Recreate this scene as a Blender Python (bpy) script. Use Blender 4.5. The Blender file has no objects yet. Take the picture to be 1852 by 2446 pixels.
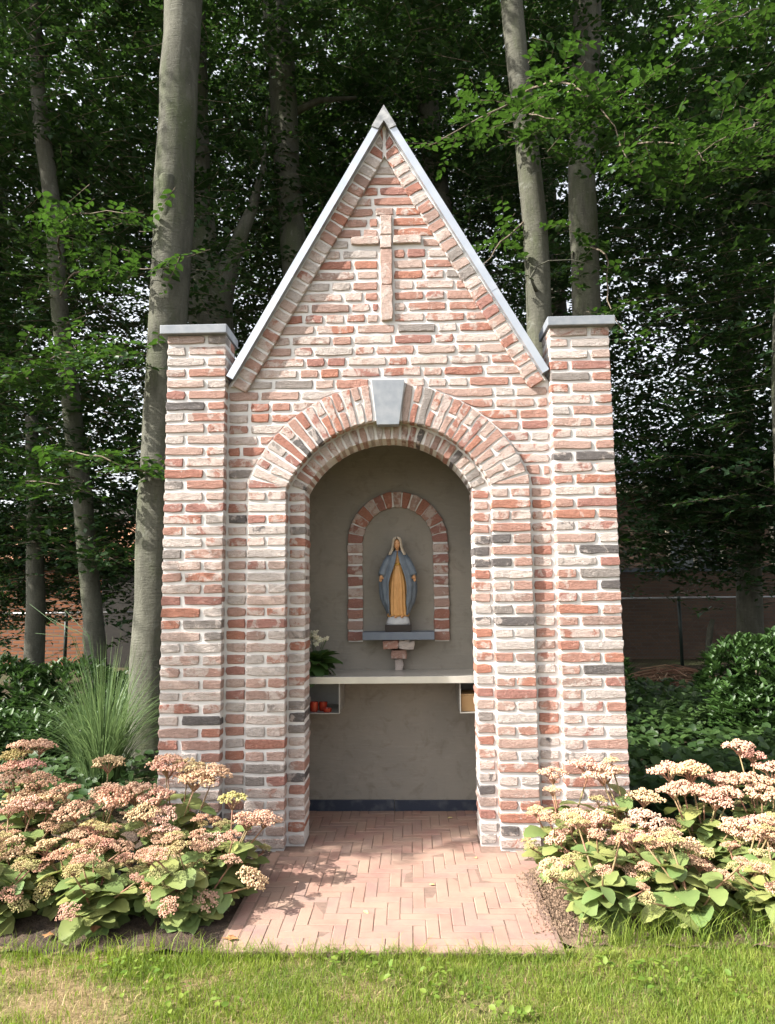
import bpy, bmesh, math, random
import numpy as np
from mathutils import Vector, Matrix, geometry
R = math.radians
rng = np.random.default_rng(11)
random.seed(7)
S = bpy.context.scene
COL = S.collection

# ------------------------------------------------------------------ camera
cam_d = bpy.data.cameras.new('camera'); cam = bpy.data.objects.new('camera', cam_d); COL.objects.link(cam)
YAW, PITCH, ROLL = -0.03104, 0.10904, -0.01078
fw = Vector((math.sin(YAW)*math.cos(PITCH), math.cos(YAW)*math.cos(PITCH), math.sin(PITCH)))
rt = fw.cross(Vector((0, 0, 1))).normalized(); up = rt.cross(fw)
r2 = rt*math.cos(ROLL)+up*math.sin(ROLL); u2 = up*math.cos(ROLL)-rt*math.sin(ROLL)
M = Matrix((r2, u2, -fw)).transposed().to_4x4(); M.translation = (0.1136, -3.7706, 1.3309)
cam.matrix_world = M
cam_d.sensor_fit = 'VERTICAL'; cam_d.sensor_height = 24.0; cam_d.lens = 24.0*1693.8/2446
cam_d.clip_start = 0.05; cam_d.clip_end = 400
S.camera = cam

# ------------------------------------------------------------------ light
SUN_AZ, SUN_EL = 70.5, 40.0          # degrees from the facade's normal towards -x, and above the horizon
sd = Vector((-math.sin(R(SUN_AZ))*math.cos(R(SUN_EL)), -math.cos(R(SUN_AZ))*math.cos(R(SUN_EL)), math.sin(R(SUN_EL))))
world = bpy.data.worlds.new('World'); S.world = world; world.use_nodes = True
wn = world.node_tree.nodes; wl = world.node_tree.links; wn.clear()
wo = wn.new('ShaderNodeOutputWorld'); bg = wn.new('ShaderNodeBackground'); sky = wn.new('ShaderNodeTexSky')
sky.sky_type = 'NISHITA'; sky.sun_disc = False; sky.sun_elevation = R(SUN_EL); sky.sun_rotation = math.atan2(sd.x, sd.y)
sky.altitude = 20; sky.air_density = 1.0; sky.dust_density = 3.5; sky.ozone_density = 1.0
bg.inputs[1].default_value = 0.145
hs_ = wn.new('ShaderNodeHueSaturation'); hs_.inputs['Saturation'].default_value = 0.25   # thin high haze over the blue
wl.new(sky.outputs[0], hs_.inputs['Color']); wl.new(hs_.outputs[0], bg.inputs[0]); wl.new(bg.outputs[0], wo.inputs[0])
sl = bpy.data.lights.new('sun', 'SUN'); sun = bpy.data.objects.new('sun', sl); COL.objects.link(sun)
sl.energy = 5.0; sl.angle = R(0.55); sl.color = (1.0, 0.95, 0.875)
sun.rotation_euler = sd.to_track_quat('Z', 'Y').to_euler(); sun.location = sd*30
S.view_settings.view_transform = 'Standard'; S.view_settings.look = 'None'
S.view_settings.exposure = 1.58; S.view_settings.gamma = 1.0; S.view_settings.use_curve_mapping = False
S.cycles.max_bounces = 8; S.cycles.diffuse_bounces = 4; S.cycles.transparent_max_bounces = 4

# ------------------------------------------------------------------ node helpers
class NT:
    def __init__(s, name):
        s.m = bpy.data.materials.new(name); s.m.use_nodes = True
        s.t = s.m.node_tree; s.t.nodes.clear()
        s.out = s.t.nodes.new('ShaderNodeOutputMaterial')
    def n(s, typ, **kw):
        x = s.t.nodes.new('ShaderNode'+typ)
        for k, v in kw.items():
            if k.startswith('i_'):
                key = k[2:]; x.inputs[int(key) if key.isdigit() else key.replace('_', ' ')].default_value = v
            else: setattr(x, k, v)
        return x
    def l(s, a, b): s.t.links.new(a, b)
    def mix(s, fac, a, b, mode='MIX'):
        x = s.t.nodes.new('ShaderNodeMix'); x.data_type = 'RGBA'; x.blend_type = mode
        for k, v in ((0, fac), (6, a), (7, b)):
            if hasattr(v, 'is_linked'): s.l(v, x.inputs[k])
            else: x.inputs[k].default_value = v if k == 0 else (tuple(v)+(1,) if len(v) == 3 else v)
        return x.outputs[2]
    def math(s, op, a, b=None, clamp=False):
        x = s.t.nodes.new('ShaderNodeMath'); x.operation = op; x.use_clamp = clamp
        for k, v in ((0, a), (1, b)):
            if v is None: continue
            if hasattr(v, 'is_linked'): s.l(v, x.inputs[k])
            else: x.inputs[k].default_value = v
        return x.outputs[0]
    def ramp(s, fac, stops, interp='LINEAR'):
        x = s.t.nodes.new('ShaderNodeValToRGB'); cr = x.color_ramp; cr.interpolation = interp
        while len(cr.elements) < len(stops): cr.elements.new(0.5)
        for e, (p, c) in zip(cr.elements, stops):
            e.position = p; e.color = (c, c, c, 1) if isinstance(c, (int, float)) else tuple(c)+(1,)
        s.l(fac, x.inputs[0]); return x.outputs[0]
    def noise(s, vec, scale, detail=4, rough=0.55, dist=0.0):
        x = s.n('TexNoise'); x.inputs['Scale'].default_value = scale; x.inputs['Detail'].default_value = detail
        x.inputs['Roughness'].default_value = rough; x.inputs['Distortion'].default_value = dist
        if vec is not None: s.l(vec, x.inputs['Vector'])
        return x.outputs[0]
    def coord(s, which='Object', scale=(1, 1, 1)):
        c = s.n('TexCoord').outputs[which]
        if scale == (1, 1, 1): return c
        m = s.n('Mapping'); m.inputs['Scale'].default_value = scale; s.l(c, m.inputs[0]); return m.outputs[0]
    def bump(s, h, strength, dist):
        b = s.n('Bump'); b.inputs['Strength'].default_value = strength; b.inputs['Distance'].default_value = dist
        s.l(h, b.inputs['Height']); return b.outputs[0]
    def surf(s, color, rough=0.8, normal=None, spec=0.3, metal=0.0):
        p = s.n('BsdfPrincipled')
        for k, v in (('Base Color', color), ('Roughness', rough), ('Specular IOR Level', spec), ('Metallic', metal)):
            if hasattr(v, 'is_linked'): s.l(v, p.inputs[k])
            else: p.inputs[k].default_value = tuple(v)+(1,) if isinstance(v, tuple) else v
        if normal is not None: s.l(normal, p.inputs['Normal'])
        s.l(p.outputs[0], s.out.inputs[0]); return p

def brick_material(name, joined):
    t = NT(name)
    if joined:
        a = t.n('Attribute'); a.attribute_name = 'piece'; c = a.outputs['Color']
    else: c = t.n('ObjectInfo').outputs['Color']
    sep = t.n('SeparateColor'); t.l(c, sep.inputs[0]); r1, r2_, r3 = sep.outputs
    off = t.n('VectorMath', operation='SCALE'); t.l(c, off.inputs[0]); off.inputs['Scale'].default_value = 37.0
    co = t.n('VectorMath', operation='ADD'); t.l(t.coord('Object'), co.inputs[0]); t.l(off.outputs[0], co.inputs[1]); v = co.outputs[0]
    base = t.ramp(r1, [(0, (.47, .215, .15)), (.09, (.42, .195, .145)), (.18, (.40, .20, .165)), (.27, (.46, .25, .195)), (.39, (.48, .295, .24)),
                       (.51, (.51, .35, .295)), (.63, (.55, .42, .365)), (.74, (.55, .495, .46)), (.82, (.38, .26, .22)), (.875, (.30, .27, .25)), (.94, (.14, .13, .128))], 'CONSTANT')
    n1 = t.noise(v, 14, 5, .6, .6); n2 = t.noise(v, 55, 4, .65); n3 = t.noise(v, 170, 3, .6)
    base = t.mix(t.math('MULTIPLY', n2, .55), base, t.mix(.5, base, (.18, .08, .06), 'MULTIPLY'))
    # lime wash left on the faces in patches of its own
    sh = t.math('ADD', t.math('MULTIPLY', r2_, .34), n1); sh = t.math('ADD', sh, t.math('MULTIPLY', n2, .22))
    wash = t.ramp(sh, [(.0, 0.), (.80, 0.03), (.88, .72), (1, .85)])
    col = t.mix(wash, base, (.60, .52, .475))
    col = t.mix(t.math('MULTIPLY', t.ramp(n3, [(.3, 1.), (.42, 0.)]), .5), col, (.22, .16, .13))
    st = t.n('Mapping'); st.inputs['Scale'].default_value = (1.0, 1.0, 2.6); t.l(v, st.inputs[0])
    wr = t.noise(st.outputs[0], 36, 6, .7, 1.8)
    col = t.mix(t.math('MULTIPLY', t.ramp(wr, [(.30, 1.), (.46, 0.)]), .36), col, t.mix(1., col, (.34, .28, .27), 'MULTIPLY'))   # dirt in the folds
    col = t.mix(t.math('MULTIPLY', t.ramp(wr, [(.55, 0.), (.72, 1.)]), .35), col, (.63, .55, .505))
    h = t.math('ADD', t.math('MULTIPLY', wr, 1.0), t.math('MULTIPLY', n2, .35)); h = t.math('ADD', h, t.math('MULTIPLY', wash, .06))
    t.surf(col, .92, t.bump(h, .95, .024), .15); return t.m

def simple(name, col, col2=None, scale=8, rough=.85, bump=0., bscale=60, bdist=.004, metal=0., spec=.3, detail=5, lo=.35, hi=.65):
    t = NT(name); v = t.coord('Object')
    c = t.mix(t.ramp(t.noise(v, scale, detail), [(lo, 0.), (hi, 1.)]), col, col2) if col2 else col
    nm = t.bump(t.noise(v, bscale, 5, .65), bump, bdist) if bump else None
    t.surf(c, rough, nm, spec, metal); return t.m

MB_ = {}
MB_['brick'] = brick_material('handmade_brick', False)
MB_['brick_j'] = brick_material('handmade_brick_joined', True)
MB_['mortar'] = simple('mortar', (.57, .55, .535), (.47, .455, .44), 9, .95, .5, 220, .003)
def plaster():
    t = NT('cement_plaster'); v = t.coord('Object')
    a = t.noise(v, 2.2, 6, .6, .4); b = t.noise(v, 11, 6, .65, .8); tr = t.noise(t.coord('Object', (1.5, 1, 9)), 7, 5, .6)
    c = t.mix(t.ramp(a, [(.35, 0.), (.65, 1.)]), (.235, .213, .18), (.195, .18, .155))
    c = t.mix(t.ramp(b, [(.52, 0.), (.74, .55)]), c, (.12, .10, .078)); c = t.mix(t.ramp(tr, [(.55, 0.), (.7, .35)]), c, (.26, .243, .215))
    t.surf(c, .9, t.bump(t.math('ADD', b, tr), .35, .006), .2); return t.m
MB_['plaster'] = plaster()
MB_['skirt'] = simple('blue_plinth_paint', (.022, .028, .045), (.075, .078, .088), 14, .6, .3, 90, .003, lo=.5, hi=.8)
MB_['bluestone'] = simple('bluestone', (.165, .182, .205), (.215, .228, .245), 22, .55, .25, 160, .001, spec=.4)
MB_['bluestone_dark'] = simple('bluestone_sawn', (.085, .105, .14), (.11, .128, .155), 16, .5, .2, 120, .001, spec=.45)
MB_['zinc'] = simple('zinc_sheet', (.40, .43, .47), (.48, .50, .52), 7, .38, .12, 5, .004, metal=.75)
MB_['lead'] = simple('weathered_lead', (.17, .175, .185), (.33, .33, .33), 22, .6, .4, 30, .006, metal=.4)
MB_['slate'] = simple('roof_slate', (.07, .075, .085), (.11, .11, .12), 9, .6, .3, 40, .006)
MB_['steel'] = simple('brushed_steel', (.62, .60, .55), (.50, .48, .44), 5, .36, .1, 60, .001, metal=.6)
MB_['steel_dull'] = simple('galvanised_sheet', (.36, .35, .32), (.28, .27, .25), 8, .5, .1, 60, .001, metal=.5)
MB_['wood'] = simple('pale_wood', (.42, .27, .13), (.34, .20, .09), 6, .6, .2, 60, .002)
def paver_material():
    t = NT('paving_clinker'); info = t.n('ObjectInfo'); sep = t.n('SeparateColor'); t.l(info.outputs['Color'], sep.inputs[0])
    off = t.n('VectorMath', operation='SCALE'); t.l(info.outputs['Color'], off.inputs[0]); off.inputs['Scale'].default_value = 19.
    co = t.n('VectorMath', operation='ADD'); t.l(t.coord('Object'), co.inputs[0]); t.l(off.outputs[0], co.inputs[1]); v = co.outputs[0]
    base = t.ramp(sep.outputs[0], [(0, (.27, .15, .115)), (.35, (.24, .13, .105)), (.6, (.22, .125, .108)), (.8, (.195, .13, .118)), (1, (.29, .175, .13))])
    n1 = t.noise(v, 30, 5, .6); n2 = t.noise(t.coord('Object'), 140, 4, .6)
    gc = t.n('NewGeometry').outputs['Position']
    dirt = t.ramp(t.noise(gc, 5.5, 5, .6), [(.36, .1), (.62, .8)])
    c = t.mix(t.ramp(n1, [(.4, 0.), (.75, .5)]), base, (.20, .12, .10)); c = t.mix(dirt, c, (.265, .19, .145))
    t.surf(c, .88, t.bump(t.math('ADD', n1, n2), .35, .004), .2); return t.m
MB_['paver'] = paver_material()
MB_['sand'] = simple('joint_sand', (.19, .125, .098), (.14, .095, .075), 40, .95, .5, 300, .004)
MB_['soil'] = simple('garden_soil', (.085, .058, .04), (.045, .032, .024), 26, .97, .9, 55, .03)
MB_['soil_mixed'] = simple('bed_soil', (.22, .15, .10), (.09, .06, .042), 5, .97, .9, 70, .025)
MB_['soil_dry'] = simple('dry_soil', (.30, .205, .14), (.20, .135, .09), 30, .97, .8, 90, .02)

def leaf_material(name, c1, c2, trans=.35, rough=.45, spec=.35, attr='leaf', tcol=None):
    t = NT(name)
    if attr == 'object': c = t.n('ObjectInfo').outputs['Random']
    else:
        a = t.n('Attribute'); a.attribute_name = attr; c = a.outputs['Fac']
    n = t.noise(t.coord('Object'), 22, 3)
    col = t.mix(t.math('ADD', t.math('MULTIPLY', c, .8), t.math('MULTIPLY', n, .25), True), c1, c2)
    p = t.surf(col, rough, None, spec)
    tr = t.n('BsdfTranslucent'); t.l(t.mix(.6, col, tcol or tuple(min(1, 2.0*x) for x in c2), 'MIX'), tr.inputs[0])
    mx = t.n('MixShader'); mx.inputs[0].default_value = trans
    t.l(p.outputs[0], mx.inputs[1]); t.l(tr.outputs[0], mx.inputs[2]); t.l(mx.outputs[0], t.out.inputs[0]); return t.m
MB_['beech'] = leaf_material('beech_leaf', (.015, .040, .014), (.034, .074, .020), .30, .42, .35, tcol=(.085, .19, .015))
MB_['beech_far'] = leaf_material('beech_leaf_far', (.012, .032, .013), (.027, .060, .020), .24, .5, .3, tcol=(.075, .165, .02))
MB_['laurel'] = leaf_material('laurel_leaf', (.020, .050, .013), (.05, .10, .022), .2, .45, .35)
MB_['cover'] = leaf_material('ground_cover_leaf', (.014, .036, .010), (.045, .082, .02), .25, .5, .3)
MB_['reed'] = leaf_material('tall_grass_blade', (.04, .085, .03), (.13, .19, .07), .3, .5, .3)
MB_['lawn'] = leaf_material('lawn_blade', (.06, .13, .016), (.235, .265, .05), .36, .55, .25, tcol=(.30, .44, .03))
MB_['straw'] = leaf_material('dry_grass_blade', (.27, .20, .095), (.40, .31, .17), .25, .7, .2, tcol=(.38, .30, .15))
MB_['sedum_leaf'] = leaf_material('stonecrop_leaf', (.095, .165, .055), (.25, .255, .085), .25, .42, .4, 'object', (.29, .34, .07))
def bark():
    t = NT('beech_bark'); v = t.coord('Object')
    a = t.noise(t.coord('Object', (2.5, 2.5, .6)), 3.0, 7, .68, .6); b = t.noise(v, 38, 6, .72); r = t.noise(t.coord('Object', (1, 1, 9)), 8, 5, .65, .4)
    c = t.mix(t.ramp(a, [(.32, 0.), (.68, 1.)]), (.048, .047, .036), (.112, .110, .086))
    alg = t.ramp(t.noise(t.coord('Object', (1.6, 1.6, .5)), 2.1, 6, .7), [(.48, 0.), (.66, .7)]); c = t.mix(alg, c, (.050, .062, .026))       # green algae
    c = t.mix(t.ramp(r, [(.56, 0.), (.66, .45)]), c, (.042, .040, .032)); c = t.mix(t.ramp(b, [(.54, 0.), (.72, .5)]), c, (.045, .046, .03))
    sp = t.ramp(t.noise(v, 75, 2, .5), [(.72, 0.), (.76, .7)]); c = t.mix(sp, c, (.24, .24, .21))
    wt_ = t.ramp(t.noise(v, 7, 4, .6, .8), [(.62, 0.), (.68, .35)]); c = t.mix(wt_, c, (.16, .165, .14))       # pale lichen
    t.surf(c, .92, t.bump(t.math('ADD', r, t.math('MULTIPLY', b, .8)), .6, .014), .2); return t.m
MB_['bark'] = bark()
MB_['twig'] = simple('twig', (.10, .075, .05), (.17, .14, .11), 30, .9)
MB_['stem_red'] = simple('stonecrop_stem', (.20, .075, .055), (.19, .17, .07), 9, .6)
def floret():
    t = NT('stonecrop_floret'); a = t.n('Attribute'); a.attribute_name = 'leaf'; oc = t.n('ObjectInfo').outputs['Color']
    c = t.mix(t.math('MULTIPLY', a.outputs['Fac'], .6), oc, (.50, .345, .215)); c = t.mix(t.ramp(a.outputs['Fac'], [(.0, .45), (.2, 0.)]), c, (.42, .20, .17))
    t.surf(c, .75, None, .2); return t.m
MB_['floret'] = floret()

# ------------------------------------------------------------------ mesh helpers
def tag(o, label=None, cat=None, group=None, kind=None):
    for k, v in (('label', label), ('category', cat), ('group', group), ('kind', kind)):
        if v: o[k] = v
    return o
def link(o, parent=None):
    COL.objects.link(o)
    if parent is not None: o.parent = parent
    return o
def thing(name, label, cat, loc=(0, 0, 0), group=None, rz=0):
    o = bpy.data.objects.new(name, None); o.location = loc; o.rotation_euler.z = rz; o.empty_display_size = .1
    return tag(link(o), label, cat, group)
def mesh_data(name, verts, faces, mat, smooth=False, attr=None, uvattr=None):
    me = bpy.data.meshes.new(name); me.from_pydata([tuple(v) for v in verts], [], [tuple(f) for f in faces])
    me.materials.append(MB_[mat] if isinstance(mat, str) else mat)
    if smooth: me.polygons.foreach_set('use_smooth', [True]*len(me.polygons))
    if attr is not None:
        a = me.attributes.new('leaf', 'FLOAT', 'POINT'); a.data.foreach_set('value', np.asarray(attr, dtype=np.float32))
    return me
def obj(name, me, parent=None, loc=None):
    o = bpy.data.objects.new(name, me)
    if loc is not None: o.location = loc
    return link(o, parent)
class B:
    """collects polygons of ONE mesh"""
    def __init__(s): s.v = []; s.f = []
    def add(s, v, f):
        k = len(s.v); s.v += [tuple(p) for p in v]; s.f += [tuple(i+k for i in q) for q in f]; return s
    def box(s, x0, x1, y0, y1, z0, z1, bev=0):
        if bev <= 0:
            v = [(x, y, z) for z in (z0, z1) for y in (y0, y1) for x in (x0, x1)]
            return s.add(v, [(0, 2, 3, 1), (4, 5, 7, 6), (0, 1, 5, 4), (2, 6, 7, 3), (0, 4, 6, 2), (1, 3, 7, 5)])
        bm = bmesh.new(); bmesh.ops.create_cube(bm, size=1)
        for q in bm.verts: q.co = ((x0+x1)/2+q.co.x*(x1-x0), (y0+y1)/2+q.co.y*(y1-y0), (z0+z1)/2+q.co.z*(z1-z0))
        bmesh.ops.bevel(bm, geom=bm.edges[:], offset=bev, segments=2, affect='EDGES', profile=.6)
        bm.verts.index_update(); v = [q.co.copy() for q in bm.verts]; f = [[q.index for q in p.verts] for p in bm.faces]; bm.free()
        return s.add(v, f)
    def prism(s, outline, y0, y1):
        """outline in x,z, counter-clockwise seen from -y"""
        n = len(outline); tri = geometry.tessellate_polygon([[Vector((a, b, 0)) for a, b in outline]])
        v = [(a, y0, b) for a, b in outline]+[(a, y1, b) for a, b in outline]
        f = []
        for t in tri:
            a, b, c = [Vector(outline[i]) for i in t]
            if (b-a).cross(c-a) < 0: t = (t[0], t[2], t[1])
            f.append(tuple(t)); f.append(tuple(i+n for i in reversed(t)))
        f += [((i+1) % n, i, i+n, (i+1) % n+n) for i in range(n)]
        return s.add(v, f)
    def tube(s, pts, rad, n=8, cap=True):
        P = [Vector(p) for p in pts]; rings = []; k0 = len(s.v); ref = None
        for i, p in enumerate(P):
            d = (P[min(i+1, len(P)-1)]-P[max(i-1, 0)]).normalized()
            if ref is None: ref = d.orthogonal().normalized()
            a = (ref-d*ref.dot(d)).normalized(); b = d.cross(a); ref = a
            r = rad[i] if hasattr(rad, '__len__') else rad
            s.v += [tuple(p+(a*math.cos(2*math.pi*j/n)+b*math.sin(2*math.pi*j/n))*r) for j in range(n)]
        for i in range(len(P)-1):
            for j in range(n):
                a0 = k0+i*n+j; a1 = k0+i*n+(j+1) % n
                s.f.append((a0, a1, a1+n, a0+n))
        if cap:
            s.f.append(tuple(k0+n-1-j for j in range(n))); s.f.append(tuple(k0+(len(P)-1)*n+j for j in range(n)))
        return s
    def me(s, name, mat, smooth=False, attr=None): return mesh_data(name, s.v, s.f, mat, smooth, attr)
    def build(s, name, mat, parent=None, smooth=False, loc=None): return obj(name, s.me(name, mat, smooth), parent, loc)

def fast_mesh(name, V, F, mat, leafval=None, smooth=False):
    """V (n,3) float, F (m,k) int: big meshes"""
    me = bpy.data.meshes.new(name); n, m, k = len(V), len(F), F.shape[1]
    me.vertices.add(n); me.vertices.foreach_set('co', np.ascontiguousarray(V, dtype=np.float32).ravel())
    me.loops.add(m*k); me.loops.foreach_set('vertex_index', np.ascontiguousarray(F, dtype=np.int32).ravel())
    me.polygons.add(m); me.polygons.foreach_set('loop_start', np.arange(0, m*k, k, dtype=np.int32))
    me.polygons.foreach_set('loop_total', np.full(m, k, dtype=np.int32))
    if smooth: me.polygons.foreach_set('use_smooth', np.ones(m, dtype=bool))
    me.materials.append(MB_[mat])
    if leafval is not None:
        a = me.attributes.new('leaf', 'FLOAT', 'POINT'); a.data.foreach_set('value', np.asarray(leafval, dtype=np.float32))
    me.update(calc_edges=True); return me

# ------------------------------------------------------------------ brick pieces
BH, PITCHZ, Z0 = .0465, .0625, 2.72
def zc(k): return Z0-PITCHZ*k
def brick_shape(corners, depth, seed, rough=1.0):
    """corners: bl, br, tr, tl in (x, z), front at y = 0; hand-moulded edges and an uneven face"""
    r = random.Random(seed); c = [Vector(p) for p in corners]
    per = []
    for i in range(4):
        a, b = c[i], c[(i+1) % 4]; n = 4 if (b-a).length > .14 else 2
        if (b-a).length < .03: n = 1
        for j in range(n): per.append(a.lerp(b, j/n))
    n = len(per); cen = sum(per, Vector((0, 0)))/n
    for i, p in enumerate(per):      # worn corners
        for q in c:
            if (p-q).length < 1e-6 and (cen-p).length > .02: d_ = cen-p; per[i] = p+Vector((math.copysign(r.uniform(.001, .005), d_.x), math.copysign(r.uniform(.0, .0035), d_.y)))
    v = []; wob = .0028*rough
    outer = [p+Vector((r.uniform(-wob, wob), r.uniform(-wob, wob))) for p in per]
    for p in outer: v.append((p.x, depth, p.y))
    for p in outer: v.append((p.x, .0040+r.uniform(-.001, .0012), p.y))
    ins = .0034
    for p in outer:
        d = cen-p
        q = p+Vector((math.copysign(min(ins, abs(d.x)*.5), d.x), math.copysign(min(ins, abs(d.y)*.5), d.y)))
        v.append((q.x, r.uniform(-.0011, .0011)*rough, q.y))
    v.append((cen.x, r.uniform(-.0012, .0008)*rough, cen.y))
    f = []
    for i in range(n):
        j = (i+1) % n
        f.append((i, j, j+n, i+n)); f.append((i+n, j+n, j+2*n, i+2*n)); f.append((i+2*n, j+2*n, 3*n))
    return v, f
_cache = {}
def brick_me(w, h, depth, variants=10):
    key = (round(w, 3), round(h, 3), round(depth, 3)); i = random.randrange(variants)
    if (key, i) not in _cache:
        v, f = brick_shape([(-w/2, -h/2), (w/2, -h/2), (w/2, h/2), (-w/2, h/2)], depth, hash((key, i)) & 0xffff)
        _cache[(key, i)] = mesh_data('brick', v, f, 'brick')
    return _cache[(key, i)]
PIECES = []   # coursed bricks: (area, centre x, z, y, w, h, depth, corners or None)
def piece(x0, x1, z, y, depth=.03, xt0=None, xt1=None, h=BH):
    """a coursed brick; xt0/xt1 give other end positions along its top edge (cut bricks)"""
    if xt0 is None and xt1 is None:
        dz = random.uniform(-.0012, .0012)
        PIECES.append((abs(x1-x0)*h, (x0+x1)/2, z+dz, y+random.uniform(-.0025, .0015), x1-x0, h, depth, None)); return
    xt0 = x0 if xt0 is None else xt0; xt1 = x1 if xt1 is None else xt1
    if xt1-xt0 < .004 or x1-x0 < .004:
        if max(xt1-xt0, x1-x0) < .03: return
        if xt1-xt0 < .006: xt1 = xt0 = (xt0+xt1)/2; xt0 -= .003; xt1 += .003
        if x1-x0 < .006: x1 = x0 = (x0+x1)/2; x0 -= .003; x1 += .003
    cx = (x0+x1+xt0+xt1)/4
    PIECES.append((((x1-x0)+(xt1-xt0))/2*h, cx, z, y, 0, h, depth, [(x0-cx, -h/2), (x1-cx, -h/2), (xt1-cx, h/2), (xt0-cx, h/2)]))
def bcol(): return (random.random(), random.random(), random.random(), 1)

CZ, R1, R2, R3 = 1.65, .512, .602, .812      # arch centre height, inner ring, outer ring
Y_PIL, Y_PIER, Y_WALL, Y_STEP, Y_VERGE = 0.0, .030, .055, .096, .034
J = .0165
NC = 44                                        # courses from under the caps to the ground
def slope_x(z, z_apex): return (z_apex-z)*.5713   # gable edge
# pillars, strips, piers, steps
for k in range(NC):
    z = zc(k); odd = k % 2
    for s in (-1, 1):
        j = random.uniform(-.003, .003)
        o, i = 1.2165*s, .8885*s
        ln = .2105+random.uniform(-.003, .003)
        if (odd == 0) == (s < 0): a, b = o, o-s*ln; c, d = o-s*(ln+J+.002), i
        else: a, b = o, o-s*(.103+j); c, d = o-s*(.103+j+J+.002), i
        piece(min(a, b), max(a, b), z, Y_PIL, .10 if odd else .205); piece(min(c, d), max(c, d), z, Y_PIL, .205 if odd else .10)
        zz = z
        if z < 1.935:
            e = random.uniform(-.003, .003)
            a, b = .7765*s, (.8765+e)*s
            piece(min(a, b), max(a, b), z, Y_WALL, .03)
            if z+BH/2 < 1.893:
                if odd: piece(*sorted((.7645*s, .555*s)), z, Y_PIER, .075)
                else:
                    m = .659+random.uniform(-.006, .006)
                    piece(*sorted((.7645*s, (m+.006)*s)), z, Y_PIER, .075); piece(*sorted(((m-.006)*s, .555*s)), z, Y_PIER, .075)
            if z+BH/2 < 1.882:
                a = (.544 if odd else .550)*s; piece(*sorted((a, (.4585+random.uniform(-.002, .003))*s)), z, Y_STEP, .19)
# gable field and spandrels
CROSS_T, CROSS_B, ARM_Z = 3.446, 2.828, 3.298
def run(xa, xb, xta, xtb, z, y):
    """fill from xa to xb (bottom) / xta to xtb (top) with wild bond"""
    L = min(xb, xtb)-max(xa, xta)
    if L < .02:
        piece(xa, xb, z, y, .03, xta, xtb); return
    x = max(xa, xta); pieces = []
    first = random.choice([.06, .105, .16, .21]); pos = x; w = first
    while True:
        if pos+w > x+L-.045: pieces.append((pos, None)); break
        pieces.append((pos, pos+w)); pos += w+J; w = .2105 if random.random() < .62 else .1
    last = pieces[-1][0]
    if x+L-last > .225 and len(pieces) > 0:
        pieces[-1] = (last, last+.1); pieces.append((last+.1+J, None))
    for n, (a, b) in enumerate(pieces):
        kw = {}; a_b = a; b_b = b if b is not None else xb; a_t = a; b_t = b if b is not None else xtb
        if n == 0: a_b, a_t = xa, xta
        if abs(a_b-a_t) < 1e-6 and abs(b_b-b_t) < 1e-6: piece(a_b, b_b, z, y, .03)
        else: piece(a_b, b_b, z, y, .03, a_t, b_t)
kk = -20
while kk < 14:
    z = zc(kk); lo, hi = z-BH/2, z+BH/2; kk += 1
    if hi > 3.79 or lo < 1.905: continue
    def lim(q):   # half width of the field at a height
        return min(.8785, slope_x(q, 3.80)) if q > 2.44 else .8785
    def arc(q): return math.sqrt(max(0, (R3+.010)**2-(q-CZ)**2)) if q-CZ < R3+.010 else 0
    la, lb = lim(lo), lim(hi)
    ia, ib = arc(lo), arc(hi)
    if ia > 0 or ib > 0:
        if ib < .1: ib = max(ib, .104); ia = max(ia, .104)
        if 2.46 < hi: ia = ib = .104 if lo < 2.48 else 0
    if ia > 0:
        run(-la, -ia, -lb, -ib, z, Y_WALL); run(ia, la, ib, lb, z, Y_WALL)
    elif lo < CROSS_T and hi > CROSS_B:
        if abs(z-ARM_Z) < .03:
            if lb > .23:
                piece(-la, -.214, z, Y_WALL, .03, -lb, -.214); piece(.214, la, z, Y_WALL, .03, .214, lb)
        else:
            run(-la, -.047, -lb, -.047, z, Y_WALL); run(.047, la, .047, lb, z, Y_WALL)
    elif la > .012: run(-la, la, -max(lb, .004), max(lb, .004), z, Y_WALL)

# ================================================================== SETTING
def sheet(name, x0, x1, y0, y1, z, mat, nx=1, ny=1, amp=0., kind='structure', edge=0.):
    xs = np.linspace(x0, x1, nx+1); ys = np.linspace(y0, y1, ny+1)
    X, Y = np.meshgrid(xs, ys); Z = np.full_like(X, z)+rng.normal(0, 1, X.shape)*amp
    if edge: X = X+rng.normal(0, 1, X.shape)*edge; Y = Y+rng.normal(0, 1, X.shape)*edge
    V = np.stack([X, Y, Z], -1).reshape(-1, 3); i = np.arange(nx*ny); a = (i//nx)*(nx+1)+i % nx
    F = np.stack([a, a+1, a+nx+2, a+nx+1], 1)
    return tag(obj(name, fast_mesh(name, V, F, mat, smooth=amp > 0)), kind=kind)
def ground_material():
    t = NT('woodland_floor'); v = t.n('NewGeometry').outputs['Position']
    a = t.noise(v, 1.3, 6, .6); b = t.noise(v, 30, 6, .7)
    c = t.mix(t.ramp(a, [(.4, 0.), (.65, 1.)]), (.055, .04, .027), (.05, .06, .025)); c = t.mix(t.ramp(b, [(.5, 0.), (.7, .7)]), c, (.10, .07, .045))
    t.surf(c, .97, t.bump(b, .8, .03), .1); return t.m
MB_['ground'] = ground_material()
sheet('ground', -45, 45, -30, 60, -.045, 'ground', 30, 30)
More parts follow.
